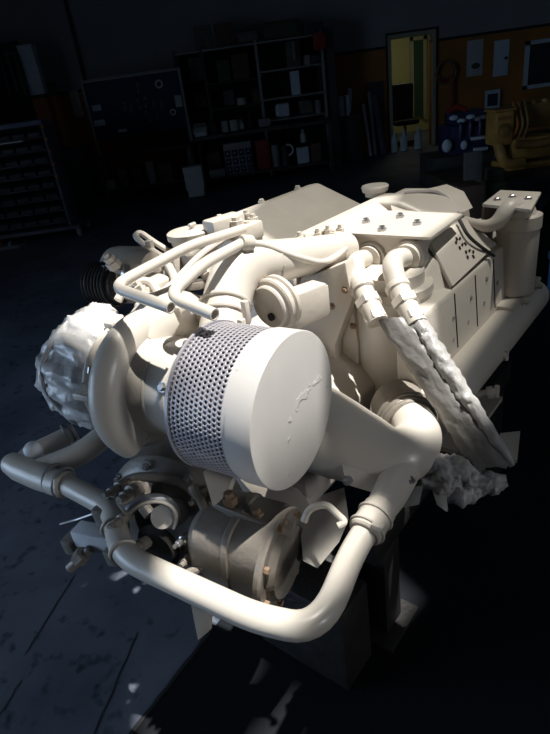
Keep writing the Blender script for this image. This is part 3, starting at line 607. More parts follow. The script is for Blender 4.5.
mx = nt.nodes.new('ShaderNodeMix'); mx.data_type = 'RGBA'; mx.blend_type = 'MULTIPLY'; mx.inputs[0].default_value = 1
nt.links.new(a.outputs['Color'], mx.inputs[6]); nt.links.new(c.outputs['Color'], mx.inputs[7]); nt.links.new(sd, oil.inputs[0]); nt.links.new(mx.outputs[2], oil.inputs[6]); nt.links.new(oil.outputs[2], pb.inputs['Base Color'])
W_ = lambda: B(False)
struct(W_().bb(XL, XR, YF, YB + 3.2, -.1, 0), 'floor', fl)
# cracks and saw joints in the floor
def joint(i, a, b_, w):
    p, q = Vector(a), Vector(b_); d = (q - p); n = Vector((-d.y, d.x, 0)).normalized(); N = 14; rows = []
    bb_ = W_(); up, dn = [], []
    for k in range(N + 1):
        m = p.lerp(q, k / N) + n * .006 * noise.noise(Vector((k * .7, i * 3.1, 0))); h = w * (.6 + .5 * abs(noise.noise(Vector((k * 1.3, i, 5))))) * (1 if 0 < k < N else .3)
        rows.append([m + n * h + Vector((0, 0, .0005)), m - n * h + Vector((0, 0, .0005)), m - n * h + Vector((0, 0, .0015)), m + n * h + Vector((0, 0, .0015))])
    bb_.skin(rows); struct(bb_, 'trim_%d' % i, TRIMK)
joint(11, (-0.907, 1.671, 0), (-0.9943, 1.332, 0), .004)
joint(12, (-0.6044, 1.361, 0), (-0.6861, 1.009, 0), .004)
joint(13, (-0.3315, 1.345, 0), (-0.5921, 0.9825, 0), .009)
joint(14, (-0.9724, 1.237, 0), (-1.018, 1.083, 0), .005)
# walls: plaster above, ochre dado with a black line
WT = 1.90
def wall(name, x0, x1, y0, y1):
    struct(W_().bb(x0, x1, y0, y1, WT, ZC), name, WALLG)
DX0, DX1, DZ = 3.13, 3.95, 2.05             # the open doorway at the right
bw = W_(); bw.bb(XL, DX0, YB, YB + .2, WT + .05, ZC); bw.bb(DX0, DX1, YB, YB + .2, DZ, ZC); bw.bb(DX1, XR, YB, YB + .2, WT + .05, ZC); struct(bw, 'wall_back', WALLG)
bw = W_(); bw.bb(XL, DX0, YB, YB + .2, 0, WT); bw.bb(DX1, XR, YB, YB + .2, 0, WT); struct(bw, 'wall_back_dado', OCHRE)
bw = W_(); bw.bb(XL, DX0, YB - .015, YB + .2, WT, WT + .05); bw.bb(DX1, XR, YB - .015, YB + .2, WT, WT + .05); struct(bw, 'trim_1', TRIMK)
bw = W_(); bw.bb(DX0 - .07, DX0, YB - .03, YB + .22, 0, DZ + .07); bw.bb(DX1, DX1 + .07, YB - .03, YB + .22, 0, DZ + .07); bw.bb(DX0, DX1, YB - .03, YB + .22, DZ, DZ + .07); struct(bw, 'trim_2', CREAMP)
bw = W_(); bw.bb(DX0 - .10, DX0 - .07, YB - .035, YB, 0, DZ + .10); bw.bb(DX1 + .07, DX1 + .12, YB - .035, YB, 0, DZ + .10); bw.bb(DX0 - .1, DX1 + .12, YB - .035, YB, DZ + .07, DZ + .11); struct(bw, 'trim_3', TRIMK)
struct(W_().bb(XR, XR + .2, YF, YB + 3.2, 0, ZC), 'wall_right', WALLG)
# left wall with the big open bay that lets the daylight in
BY0, BY1, BZ = -1.2, 2.8, 2.8
bw = W_(); bw.bb(XL - .2, XL, YF, BY0, 0, ZC); bw.bb(XL - .2, XL, BY1, YB + .2, 0, ZC); bw.bb(XL - .2, XL, BY0, BY1, BZ, ZC); struct(bw, 'wall_left', WALLG)
struct(W_().bb(XL - .2, XR + .2, YF - .2, YF, 0, ZC), 'wall_front', WALLG)
# unseen roof; skylight outline cut to keep the sun on the engine alone
SAZ, SEL = radians(100), radians(72)
_k = (ZC - 1.165) / math.tan(SEL)
hole = [UW * a + VW * c + Vector((_k * sin(SAZ), _k * cos(SAZ), ZC)) for a, c in ((.42, -.40), (.75, -.36), (.95, -.38), (.96, -.44), (.72, -.465), (.70, -.575), (.97, -.575), (1.0, -.70), (1.13, -.68), (1.16, -.40), (1.24, -.36), (1.33, -.28), (1.46, -.26), (1.54, -.45), (2.40, -.50), (2.40, -1.57), (1.74, -1.58), (1.12, -1.58), (1.05, -1.32), (.88, -1.27), (.85, -1.35), (.68, -1.32), (.70, -1.0), (.66, -.80), (.55, -.70), (.42, -.62))]
from mathutils.geometry import tessellate_polygon
rim = [Vector((XL - .2, YF - .2, ZC)), Vector((XR + .2, YF - .2, ZC)), Vector((XR + .2, YB + .2, ZC)), Vector((XL - .2, YB + .2, ZC))]
bw = W_(); vs_ = bw.ring(rim + hole)
for t3 in tessellate_polygon([rim, hole]): bw.bm.faces.new([vs_[k] for k in t3])
ext = bmesh.ops.extrude_face_region(bw.bm, geom=bw.bm.faces[:])
for q in ext['geom']:
    if isinstance(q, bmesh.types.BMVert): q.co.z += .02
struct(bw, 'ceiling', CEIL)
# unseen pane added to the skylight to dim sun on the engine's rear
DP = bpy.data.materials.new('sun dimming pane'); DP.use_nodes = True; n_ = DP.node_tree.nodes; n_.clear()
o_, t_ = n_.new('ShaderNodeOutputMaterial'), n_.new('ShaderNodeBsdfTransparent'); t_.inputs['Color'].default_value = (.50, .50, .49, 1); DP.node_tree.links.new(t_.outputs[0], o_.inputs['Surface'])
bw = W_(); bw.prism([UW * a + VW * c + Vector((_k * sin(SAZ), _k * cos(SAZ), ZC + .004)) for a, c in ((1.54, -.45), (2.40, -.50), (2.40, -1.57), (1.74, -1.58), (1.78, -1.50), (1.54, -1.42), (1.52, -1.20), (1.95, -1.13), (2.02, -1.02), (1.90, -.98), (1.90, -.712), (1.47, -.70))], (0, 0, .01)); struct(bw, 'sun_dimming_pane', DP)
# lit room beyond the doorway
bw = W_(); bw.bb(DX0 - 1.2, DX1 + 1.4, YB + 3.0, YB + 3.2, 0, 2.8); bw.bb(DX0 - 1.4, DX0 - 1.2, YB + .2, YB + 3.2, 0, 2.8); bw.bb(DX1 + 1.2, DX1 + 1.4, YB + .2, YB + 3.2, 0, 2.8); bw.bb(DX0 - 1.4, DX1 + 1.4, YB + .2, YB + 3.2, 2.8, 2.9); struct(bw, 'wall_beyond_door', ROOMY)
def at(q, dy=0): return Vector((q[0], q[1] + dy, q[2]))
# column and dark opening at the left
q0, q1 = (-3.564, 11.6, 2.994), (-3.556, 11.6, 1.501)
cx = (q0[0] + q1[0]) / 2
struct(W_().bb(cx - .13, cx + .13, 11.5, 11.75, 1.93, 2.72, .006), 'trim_4', WHITEB)
struct(W_().bb(cx - .13, cx + .13, 11.5, 11.75, 0, 1.87, .006), 'trim_5', ORANGE)
struct(W_().bb(cx - .14, cx + .14, 11.49, 11.76, 1.87, 1.93), 'trim_6', TRIMK)
struct(W_().bb(XL + .02, cx - .13, 11.55, 11.7, 2.66, 2.80, .004), 'trim_7', TRIMK)
struct(W_().bb(XL + .02, cx - .13, 12.3, 12.45, 0, 2.66), 'opening_shade', mat('dark opening shade', (.02, .022, .025), .7))  # dark panel standing in for the unlit space of the opening
c0 = (-2.962, 12.4, 3.411); struct(W_().bb(c0[0] + .05, c0[0] + .10, 12.42, 12.48, 1.95, 4.6), 'trim_8', TRIMK)

# ------------------------------------------------------------------ things along the back wall
def single(b, name, m, label, cat, group=None, kind=None):
    return tag(b.out(name, m), label, cat, group, kind)
def card(r, d=.03, bev=0.):            # a box whose front face fills the rectangle r = (x0, x1, z0, z1, y)
    return W_().bb(r[0], r[1], r[4], r[4] + d, r[2], r[3], bev)

# hanging coats in the left opening
for i, (r, lab) in enumerate((((-4.052, -3.916, 1.996, 2.745, 11.4), 'dark coat hanging at the left edge, first of three coats'), ((-3.899, -3.797, 2.025, 2.685, 11.4), 'dark narrow coat hanging between two other coats at left'), ((-3.8, -3.664, 1.945, 2.61, 11.4), 'dark coat hanging nearest the blue and orange column'))):
    b = W_(); x, w = (r[0] + r[1]) / 2, (r[1] - r[0]) * .40
    b.skin([[Vector((x + w * k * cos(t) * (1 + .15 * sin(3 * t)), r[4] + .06 * k * sin(t), z)) for t in [2 * pi * j / 14 for j in range(14)]] for z, k in ((r[3], .2), (r[3] - .06, .6), (r[3] - .12, .9), (r[2] + .3, 1.), (r[2], 1.1))])
    single(b, 'hanging_coat', [RACKD, RACK, GREEN][i], lab, 'coat', 'coats in the left opening')
single(W_().tube([(-6.0, 11.5, 2.50), (cx - .14, 11.5, 2.50)], .018), 'clothes_rail', SHELF, 'grey rail the dark coats hang from at left', 'rail')
# little dark box on the dado line
r = (-3.683, -3.46, 2.075, 2.306, 12.3); single(W_().bb(r[0], r[1], 12.3, 12.5, 1.951, 2.15, .01), 'junction_box', GREEN, 'small dark green box on the wall above the ochre dado', 'box')
r = (-3.259, -3.09, 1.466, 1.943, 12.2); single(W_().bb(r[0], r[1], 12.46, 12.499, r[2], r[3]), 'wall_notice', PAPER, 'pale narrow notice hanging on the ochre dado left of the tool board', 'notice')
# teal cabinet below the ochre dado
CB = empty('storage_cabinet', (-3.618, 12.45, 0), 'dark teal steel cabinet standing under the ochre dado at left', 'cabinet'); CB.location = (-3.6, 11.9, 0); ORG[CB.name] = Vector((-3.6, 11.9, 0))
W_().bb(-4.15, -3.05, 11.6, 12.2, 0, .95, .008).out('body', TEAL, CB)
for k in (0, 1):
    d_ = W_().bb(-4.12 + .54 * k, -3.62 + .54 * k, 11.575, 11.6, .06, .92, .006).out('door', TEAL, CB)
    W_().bb(-3.67 + .14 * k, -3.65 + .14 * k, 11.55, 11.578, .5, .68, .003).out('handle', STEEL, d_)

# slate rack of small parts bins at the left
RX0, RX1, RY = -4.35, -2.62, 8.3
RK = empty('parts_bin_rack', ((RX0 + RX1) / 2, RY + .3, 0), 'slate grey rolling rack of parts bins at the left edge', 'rack')
W_().bb(RX0, RX1, RY - .02, RY + .5, 1.50, 1.56, .006).out('top', mat('slate rack top', (.13, .15, .24), .35), RK)
for s in (RX0, RX1 - .04): W_().bb(s, s + .04, RY, RY + .5, .12, 1.50, .004).out('side_panel', RACK, RK)
W_().bb(RX0 + .04, RX1 - .04, RY + .46, RY + .5, .12, 1.50).out('back_panel', RACKD, RK)
W_().bb(RX0 - .02, RX1 + .14, RY - .12, RY + .55, .11, .16, .006).out('base', RACK, RK)
for x in (RX0 + .05, RX1 + .10):
    for y in (RY - .05, RY + .48):
        w = W_().cyl((x - .02, y, .05), (x + .02, y, .05), .05); w.bb(x - .03, x + .03, y - .02, y + .02, .05, .11); w.out('caster', BLACK if x < RX1 - .5 else SHELF, RK)
NRW, NCL = 8, 8
ordn = ['leftmost', 'second', 'third', 'fourth', 'fifth', 'sixth', 'seventh', 'rightmost']
rown = ['topmost', 'second', 'third', 'fourth', 'fifth', 'sixth', 'seventh', 'bottom']
bins = {}
for i in range(NRW):
    z = 1.36 - i * .163
    W_().bb(RX0 + .04, RX1 - .04, RY - .03, RY + .46, z - .012, z, .002).out('shelf', RACK, RK)
    for j in range(NCL):
        x = RX0 + .05 + (j + .5) * (RX1 - RX0 - .10) / NCL
        if not bins:
            b = W_(); w = .085
            b.skin([[Vector((x - w, RY + a, z + .001 + h)), Vector((x + w, RY + a, z + .001 + h)), Vector((x + w, RY + a, z + .001)), Vector((x - w, RY + a, z + .001))] for a, h in ((-.02, .055), (.05, .095), (.3, .10))])
            b.bevel(.004); o = b.out('parts_bin', RACKD, None); src = o; bins[0] = (x, z)
        else:
            o = src.copy(); COL.objects.link(o); o.location = src.location + Vector((x - bins[0][0], 0, z - bins[0][1]))
        tag(o, 'dark parts bin, %s in the %s row of the slate rack' % (ordn[j] if j in (0, 7) else ordn[j] + ' from left', rown[i] if i in (0, 7) else rown[i] + ' from top'), 'bin', 'parts bins in the slate rack')
b = W_(); r = (-3.207, -2.898, 1.295, 1.355, 8.2); b.bb(r[0], r[1], RY - .16, RY - .05, 1.33, 1.345); single(b, 'metal_strip', WHITE, 'bright white metal strip lying across the front of the slate rack', 'strip')
for i, (px, lab) in enumerate((((53,130), 'top'), ((55,141), 'second'), ((56,148), 'third'), ((57,153), 'fourth'), ((58,164), 'lowest'))):
    pass
tags = ((-2.465, 8.27, 1.424), (-2.501, 8.27, 1.304), (-2.509, 8.27, 1.19), (-2.529, 8.27, 1.077), (-2.55, 8.27, 0.9629))
for i, q in enumerate(tags):
    single(W_().bb(RX1 - .03, RX1 + .015, RY - .012, RY - .002, 1.46 - .16 * i, 1.49 - .16 * i), 'yellow_tag', ORANGE, 'small yellow tag on the slate rack side, %s of five' % ['topmost', 'second from top', 'middle one', 'second from bottom', 'lowest'][i], 'tag', 'yellow tags on the slate rack')
# tray of blue-white strips on the floor in front of the rack
q = (-3.546, 8.158, 0)
b = W_(); b.bb(q[0] - .5, q[0] + .25, q[1] - .2, q[1] + .1, .001, .05, .004); FT = single(b, 'floor_tray', RACK, 'dark tray with pale strips on the floor before the slate rack', 'tray')
for k in range(4):
    W_().box((q[0] - .3 + .12 * k, q[1] - .05, .058), .03, .24, .014, (1, .3, 0)).out('strip', WHITEB if k != 2 else ORANGE, FT)

# workbench with a navy tool board above it
BX0, BX1, BY = -2.60, -.95, 11.0
TBD = empty('tool_board', ((BX0 + BX1) / 2, BY + .05, 1.1), 'navy pegboard of hand tools over the left bench', 'tool board')
W_().bb(BX0, BX1, BY, BY + .04, 1.08, 1.99, .004).out('panel', NAVY, TBD)
fr = W_(); fr.bb(BX0 - .04, BX1 + .04, BY - .02, BY + .05, 1.99, 2.03); fr.out('top_rail', SHELF, TBD)
W_().bb(BX0 - .04, BX0, BY - .02, BY + .05, .84, 1.99).out('side_post', SHELF, TBD)
W_().bb(BX1, BX1 + .04, BY - .02, BY + .05, .84, 1.99).out('side_post', SHELF, TBD)
WB = empty('workbench', ((BX0 + BX1) / 2, BY - .1, 0), 'dark workbench standing under the navy tool board', 'workbench')
W_().bb(BX0 - .05, BX1 + .05, BY - .5, BY + .3, .78, .84, .006).out('worktop', WOODD, WB)
for x in (BX0, BX1 - .06):
    for y in (BY - .46, BY + .2): W_().bb(x, x + .06, y, y + .06, 0, .78, .004).out('leg', SHELFD, WB)
W_().bb(BX0, BX1, BY - .4, BY + .25, .22, .25).out('lower_shelf', SHELFD, WB)
TY = BY - .012
def spanner(q, l, m, rz=0.):
    b = W_(); c = Vector((q[0], TY, q[2])); d_ = Vector((sin(rz), 0, cos(rz))); b.box(c, .012, .008, l, (1, 0, 0), d_, .002)
    b.torus(c + d_ * l / 2, (0, 1, 0), .014, .006, 16, 6); b.torus(c - d_ * l / 2, (0, 1, 0), .016, .006, 16, 6, 1., .6, 5.4); return b
def ringt(q, R): b = W_(); b.torus(Vector((q[0], TY - .006, q[2])), (0, 1, 0), R, R * .28, 24, 8); return b
def driver(q, l):
    b = W_(); c = Vector((q[0], TY - .006, q[2])); b.lathe(c, (0, 0, 1), [(0, .006), (.004, .014), (l * .4, .015), (l * .45, .007), (l * .46, .004), (l, .004)], 12); return b
def plier(q, l):
    b = W_(); c = Vector((q[0], TY, q[2])); b.tube([c + Vector((-.03, 0, -l / 2)), c + Vector((-.022, 0, -.02)), c + Vector((.008, 0, l * .35))], .007, .02, 8); b.tube([c + Vector((.03, 0, -l / 2)), c + Vector((.022, 0, -.02)), c + Vector((-.008, 0, l * .35))], .007, .02, 8); return b
tools = [
 (ringt((-1.311, 11, 1.821), .055), 'ring_spanner', WHITE, 'bright white ring hanging high on the right of the navy tool board', 'ring'),
 (ringt((-1.162, 11, 1.356), .042), 'pulley_ring', WHITE, 'pale ring hanging low on the right of the navy tool board', 'ring'),
 (card((-1.09, -0.9689, 1.423, 1.61, 10.98), .012, .003), 'pale_gauge', PAPER, 'pale square gauge by the right edge of the navy tool board', 'gauge'),
 (driver((-1.603, 11, 1.621), .05), 'socket', WHITE, 'topmost of three bright sockets in a column on the navy tool board', 'socket'),
 (driver((-1.614, 11, 1.494), .055), 'socket', WHITE, 'middle one of three bright sockets in a column on the navy tool board', 'socket'),
 (driver((-1.639, 11, 1.384), .045), 'socket', WHITE, 'lowest of three bright sockets in a column on the navy tool board', 'socket'),
 (card((-2.188, -2.031, 1.15, 1.198, 10.98), .012, .002), 'name_plate', WHITE, 'white strip at the bottom edge of the navy tool board', 'plate'),
 (spanner((-1.683, 11, 1.805), .12, SHELF, .1), 'spanner', SHELF, 'dull spanner at the top centre of the navy tool board', 'spanner'),
 (spanner((-1.724, 11, 1.557), .14, SHELF, -.2), 'spanner', SHELF, 'dull spanner just left of the bright sockets on the navy board', 'spanner'),
 (spanner((-1.877, 11, 1.512), .11, SHELF, .2), 'spanner', SHELF, 'dull spanner left of centre on the navy tool board', 'spanner'),
 (spanner((-1.972, 11, 1.556), .10, SHELF, 0), 'spanner', SHELF, 'short dull spanner, leftmost hand tool on the navy board', 'spanner'),
 (plier((-1.462, 11, 1.539), .15), 'pliers', SHELF, 'dull pliers just right of the bright sockets on the navy board', 'pliers'),
 (plier((-1.327, 11, 1.506), .15), 'pliers', SHELF, 'dull pliers below the bright white ring on the navy board', 'pliers'),
 (driver((-1.581, 11, 1.246), .12), 'screwdriver', SHELF, 'screwdriver low on the navy tool board, left of the pale ring', 'screwdriver'),
 (driver((-1.448, 11, 1.278), .10), 'screwdriver', SHELF, 'screwdriver hanging nearest the pale low ring on the navy board', 'screwdriver'),
 (card((-2.538, -2.384, 1.541, 1.634, 10.96), .03, .003), 'label_card', WHITEB, 'upper pale card on the left edge of the navy tool board', 'card'),
 (card((-2.568, -2.378, 1.299, 1.393, 10.96), .03, .003), 'label_card', WHITEB, 'lower pale card on the left edge of the navy tool board', 'card'),
]
for b, n, m, lab, cat in tools: single(b, n, m, lab, cat, 'tools on the navy board')
# things under the left bench
UB = [((-2.59, -2.399, 0.5544, 0.7522, 10.7), SHELF, 'grey tin under the left end of the bench below the tool board'), ((-2.304, -2.147, 0.5217, 0.9149, 10.7), GREYB, 'dark carton under the tool board bench, second from the left'), ((-2.084, -1.874, 0.4709, 0.8497, 10.7), RACKD, 'black crate under the middle of the tool board bench'), ((-1.781, -1.659, 0.4199, 0.8814, 10.7), SHELF, 'thin grey case standing under the tool board bench'), ((-1.589, -1.343, 0.4192, 0.816, 10.7), BROWNB, 'brown carton under the right end of the tool board bench')]
for r, m, lab in UB:
    b = W_(); b.bb(r[0], r[1], BY - .35, BY - .05, .251, .251 + (r[3] - r[2]) * .8, .008); single(b, 'storage_box', m, lab, 'box', 'boxes under the tool board bench')
# rolling pale canister stand beside the bench
r = (-1.098, -0.7803, 0.0835, 0.5552, 10.6); b = W_(); b.bb(r[0], r[1], 10.15, 10.42, .12, .50, .01); b.bb(r[0] + .02, r[1] - .02, 10.17, 10.40, 0, .12, .004); single(b, 'pale_container', PAPER, 'pale grey container on the floor between the bench and the shelving', 'container')

# big shelving with a counter
SX = (-1.0, -.52, .45, 1.62); SY = 11.4; ST_ = 2.26
SU = empty('shelving_unit', (.3, SY + .25, 0), 'long dark steel shelving crowded with workshop stock against the back wall', 'shelving')
for x in SX:
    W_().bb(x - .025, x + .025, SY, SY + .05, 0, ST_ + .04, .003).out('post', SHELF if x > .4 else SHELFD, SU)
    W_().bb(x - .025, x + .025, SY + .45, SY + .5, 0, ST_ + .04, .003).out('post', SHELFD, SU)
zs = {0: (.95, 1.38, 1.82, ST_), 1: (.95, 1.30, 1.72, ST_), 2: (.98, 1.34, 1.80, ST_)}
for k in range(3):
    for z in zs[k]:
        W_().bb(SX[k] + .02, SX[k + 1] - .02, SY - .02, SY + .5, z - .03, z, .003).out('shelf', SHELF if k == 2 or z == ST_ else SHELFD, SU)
W_().bb(SX[0], SX[3], SY + .5, SY + .52, .1, ST_).out('back_panel', mat('black back panel', (.012, .013, .014), .8), SU)
CT = empty('counter_bench', (.25, SY - .3, 0), 'low dark counter in front of the steel shelving', 'counter')
W_().bb(-.86, 1.62, SY - .62, SY - .05, .84, .90, .006).out('worktop', SHELFD, CT)
for x in (-.84, 1.54): W_().bb(x, x + .06, SY - .6, SY - .54, 0, .84, .003).out('leg', SHELFD, CT)
W_().bb(-.84, 1.6, SY - .6, SY - .1, .16, .19).out('lower_shelf', SHELFD, CT)
def shelf_item(r, kind, m, name, lab, cat, z=None, Y=None, d=.2, group='stock on the steel shelving'):
    Y = r[4] if Y is None else Y; z0 = r[2] if z is None else z; h = r[3] - r[2]
    if group == 'stock on the steel shelving':          # keep inside its bay
        xm = (r[0] + r[1]) / 2; k = 0 if xm < SX[1] else 1 if xm < SX[2] else 2
        r = (max(r[0], SX[k] + .035), min(r[1], SX[k + 1] - .035)) + tuple(r[2:]); z0 += .002
        h = min(h, min([q for q in zs[k] if q > z0 + .05]) - z0 - .045)
    x, w = (r[0] + r[1]) / 2, r[1] - r[0]; b = W_()
    if kind == 'box': b.bb(r[0], r[1], Y, Y + d, z0, z0 + h, min(w, h) * .06)
    elif kind == 'bottle': b.lathe((x, Y + w / 2, z0), (0, 0, 1), [(0, w * .45), (.01, w * .5), (h * .6, w * .5), (h * .75, w * .25), (h * .9, w * .2), (h, w * .2)], 16)
    elif kind == 'can': b.lathe((x, Y + w / 2, z0), (0, 0, 1), [(0, w * .48), (.01, w * .5), (h * .92, w * .5), (h * .94, w * .44), (h, w * .44)], 18)
    elif kind == 'bag':
        b.box((x, Y + d / 2, z0 + h / 2), w, d, h, bev=min(w, h) * .2); b.sub(2); b.crumple(.02, 6)
        for v in b.bm.verts: v.co.y = max(Y, min(Y + d, v.co.y)); v.co.x = max(r[0], min(r[1], v.co.x)); v.co.z = min(v.co.z, z0 + h)
        zm = min(v.co.z for v in b.bm.verts)
        for v in b.bm.verts: v.co.z += z0 - zm
    return single(b, name, m, lab, cat, group)
SI = [
 ((0.9818, 1.233, 1.816, 2.222, 11.5), 'box', GREYB, 'carton', 'tall dark grey carton on the right bay second shelf, left end', 'carton', 1.80),
 ((1.297, 1.405, 1.832, 1.99, 11.5), 'box', SHELF, 'small_tin', 'small pale tin on the right bay upper shelf, left of the teal box', 'tin', 1.80),
 ((1.422, 1.639, 1.81, 1.952, 11.5), 'box', TEAL, 'teal_box', 'small teal box on the right bay upper shelf beside the post', 'box', 1.80),
 ((1.012, 1.176, 1.323, 1.714, 11.45), 'box', WHITEB, 'document_binder', 'pale binder standing alone on the right bay middle shelf', 'binder', 1.34),
 ((0.6787, 0.939, 0.9495, 1.186, 11.45), 'bag', WHITEB, 'parts_bag', 'bluish-white crumpled bag on the right bay lowest shelf', 'bag', .98),
 ((1.124, 1.386, 0.8745, 1.13, 11.45), 'bag', GREYB, 'parts_bag', 'grey bulging bag on the right bay lowest shelf', 'bag', .98),
 ((1.422, 1.534, 0.8454, 1.067, 11.45), 'can', SHELF, 'metal_can', 'grey can at the far right of the right bay lowest shelf', 'can', .98),
 ((-0.0127, 0.2902, 1.84, 2.245, 11.5), 'box', BROWNB, 'carton', 'reddish-brown carton standing on the middle bay upper shelf', 'carton', 1.72),
 ((0.3806, 0.5228, 2.086, 2.194, 11.5), 'can', SHELF, 'metal_can', 'small pale can on the middle bay upper shelf', 'can', 1.72),
 ((-0.2899, -0.0584, 1.846, 2.19, 11.5), 'box', GREEN, 'carton', 'dull green carton on the middle bay upper shelf, left end', 'carton', 1.72),
 ((-0.2611, -0.0428, 1.413, 1.674, 11.5), 'bag', GREYB, 'rag_bundle', 'grey rag bundle on the middle bay second shelf', 'bundle', 1.30),
 ((-0.0205, 0.1618, 1.367, 1.482, 11.45), 'can', PAPER, 'metal_can', 'pale squat can on the middle bay second shelf', 'can', 1.30),
 ((0.2785, 0.5353, 1.308, 1.538, 11.5), 'box', BROWNB, 'carton', 'brown carton on the middle bay second shelf by the post', 'carton', 1.30),
 ((-0.7815, -0.5318, 1.744, 2.09, 11.5), 'box', GREYB, 'carton', 'dark carton on the left bay upper shelf', 'carton', 1.82),
 ((-0.7902, -0.572, 1.379, 1.608, 11.5), 'box', BROWNB, 'carton', 'reddish carton on the left bay second shelf', 'carton', 1.38),
 ((-0.9068, -0.6479, 1.012, 1.147, 11.5), 'bag', PAPER, 'rag_bundle', 'pale rag on the left bay lowest shelf', 'bundle', .95),
]
for r, k, m, n, lab, cat, z in SI: shelf_item(r, k, m, n, lab, cat, z)
r = (1.465, 1.677, 2.006, 2.265, 11.36); single(W_().bb(r[0], r[1], 11.29, 11.37, r[2], r[3], .01), 'red_sign', REDM, 'dark red square sign hanging on the right post of the shelving', 'sign')
r = (0.9877, 1.199, 2.064, 2.277, 11.36); b = W_(); b.box(((r[0] + r[1]) / 2 + .02, 11.40, 2.05), .035, .03, .30, (1, 0, 0), (-.75, 0, .7), .004); single(b, 'leaning_strip', SHELF, 'pale strip leaning diagonally under the top right shelf', 'strip')
# stock on top of the shelving
for r, k, m, n, lab, cat in (
 ((-0.6009, -0.2851, 2.329, 2.691, 11.6), 'box', GREYB, 'carton', 'dark carton on top of the shelving, leftmost', 'carton'),
 ((-0.2447, 0.1071, 2.314, 2.677, 11.6), 'box', BROWNB, 'carton', 'reddish-brown carton on top of the shelving, second from left', 'carton'),
 ((0.1376, 0.5268, 2.326, 2.509, 11.6), 'bag', GREYB, 'cloth_bundle', 'dark cloth bundle on top of the shelving between two cartons', 'bundle'),
 ((0.6163, 1.289, 2.345, 2.617, 11.6), 'bag', GREEN, 'cloth_bundle', 'large dull green bundle on top of the shelving', 'bundle'),
 ((1.332, 1.687, 2.401, 2.582, 11.6), 'box', RACKD, 'carton', 'black box on top of the shelving, rightmost', 'carton')):
    shelf_item(r, k, m, n, lab, cat, ST_ + .002, 11.5, .3, 'stock on top of the shelving')
r = (1.738, 2, 0.628, 2.45, 11.7); single(W_().bb(1.70, 1.86, 11.5, 12.0, 0, 2.36, .01), 'tall_cabinet', SHELFD, 'tall black cabinet just right of the shelving', 'cabinet')
# objects on the counter
CI = [
 ((-0.8926, -0.6256, 0.9068, 1.038, 11), 'bag', PAPER, 'rag_bundle', 'pale rag at the left end of the counter', 'bundle'),
 ((-0.8451, -0.6319, 0.7759, 0.842, 10.9), 'box', WHITE, 'paper_stack', 'white paper stack at the left end of the counter', 'papers'),
 ((-0.362, -0.2366, 0.7963, 0.9783, 11), 'can', PAPER, 'metal_can', 'pale can on the counter, left one of a pair', 'can'),
 ((-0.2008, -0.0392, 0.7728, 0.9552, 11), 'can', PAPER, 'metal_can', 'pale can on the counter, right one of a pair', 'can'),
 ((-0.0487, 0.0593, 0.9361, 1.101, 11.1), 'bottle', WHITE, 'white_bottle', 'white bottle on the counter behind the pair of cans', 'bottle'),
 ((0.3243, 0.5408, 0.7512, 0.8845, 11), 'box', SHELF, 'small_vice', 'grey metal lump on the counter right of the cans', 'tool'),
 ((-0.6163, -0.4542, 0.8024, 1.036, 11.1), 'bottle', GREEN, 'green_bottle', 'dark green bottle on the counter left of the cans', 'bottle'),
 ((0.1154, 0.2423, 0.7606, 1.011, 11.1), 'bottle', RACKD, 'black_bottle', 'black bottle on the counter between cans and grey lump', 'bottle'),
]
for i, (r, k, m, n, lab, cat) in enumerate(CI): shelf_item(r, k, m, n, lab, cat, .901, (11.15, 10.95, 11.15, 11.15, 11.27, 11.15, 11.22, 11.22)[i], .12 , 'things on the counter')
# things under the counter
UC = [
 ((-0.7138, -0.4603, 0.1026, 0.5156, 10.85), 'box', BROWNB, 'carton', 'reddish carton under the counter, leftmost', 'carton'),
 ((-0.6975, -0.4074, 0.1198, 0.2412, 10.8), 'box', PAPER, 'flat_box', 'pale flat box at the foot of the counter', 'box'),
 ((0.1987, 0.4546, -0.0389, 0.4644, 10.85), 'box', REDM, 'red_crate', 'dark red crate under the middle of the counter', 'crate'),
 ((0.4858, 0.6327, -0.0536, 0.3307, 10.85), 'can', SHELF, 'gas_bottle', 'grey cylinder under the counter right of the red crate', 'cylinder'),
 ((0.6674, 0.8148, -0.0786, 0.2721, 10.85), 'can', SHELFD, 'gas_bottle', 'dark cylinder under the counter next to the grey cylinder', 'cylinder'),
 ((0.955, 1.178, -0.1596, 0.1238, 10.85), 'box', WHITEB, 'pale_carton', 'bluish carton under the counter, second from the right', 'carton'),
 ((1.216, 1.402, -0.1924, 0.1268, 10.85), 'box', BROWNB, 'carton', 'brown carton under the counter, rightmost', 'carton'),
 ((1.045, 1.155, 0.211, 0.4344, 10.85), 'bottle', PAPER, 'white_bottle', 'pale bottle under the counter above the bluish carton', 'bottle'),
]
for i, (r, k, m, n, lab, cat) in enumerate(UC): shelf_item(r, k, m, n, lab, cat, .191 if i != 7 else .191 + .36, 11.0 if i != 1 else 10.82, .12, 'things under the counter')
b = W_(); q = (0.7773, 10.75, 0.4882); b.torus(Vector((q[0], 10.77, q[2])), (0, 1, 0), .09, .016, 24, 8, 1., -1.8, 1.5); single(b, 'hose_loop', WHITE, 'white curved hose end hanging under the counter', 'hose')
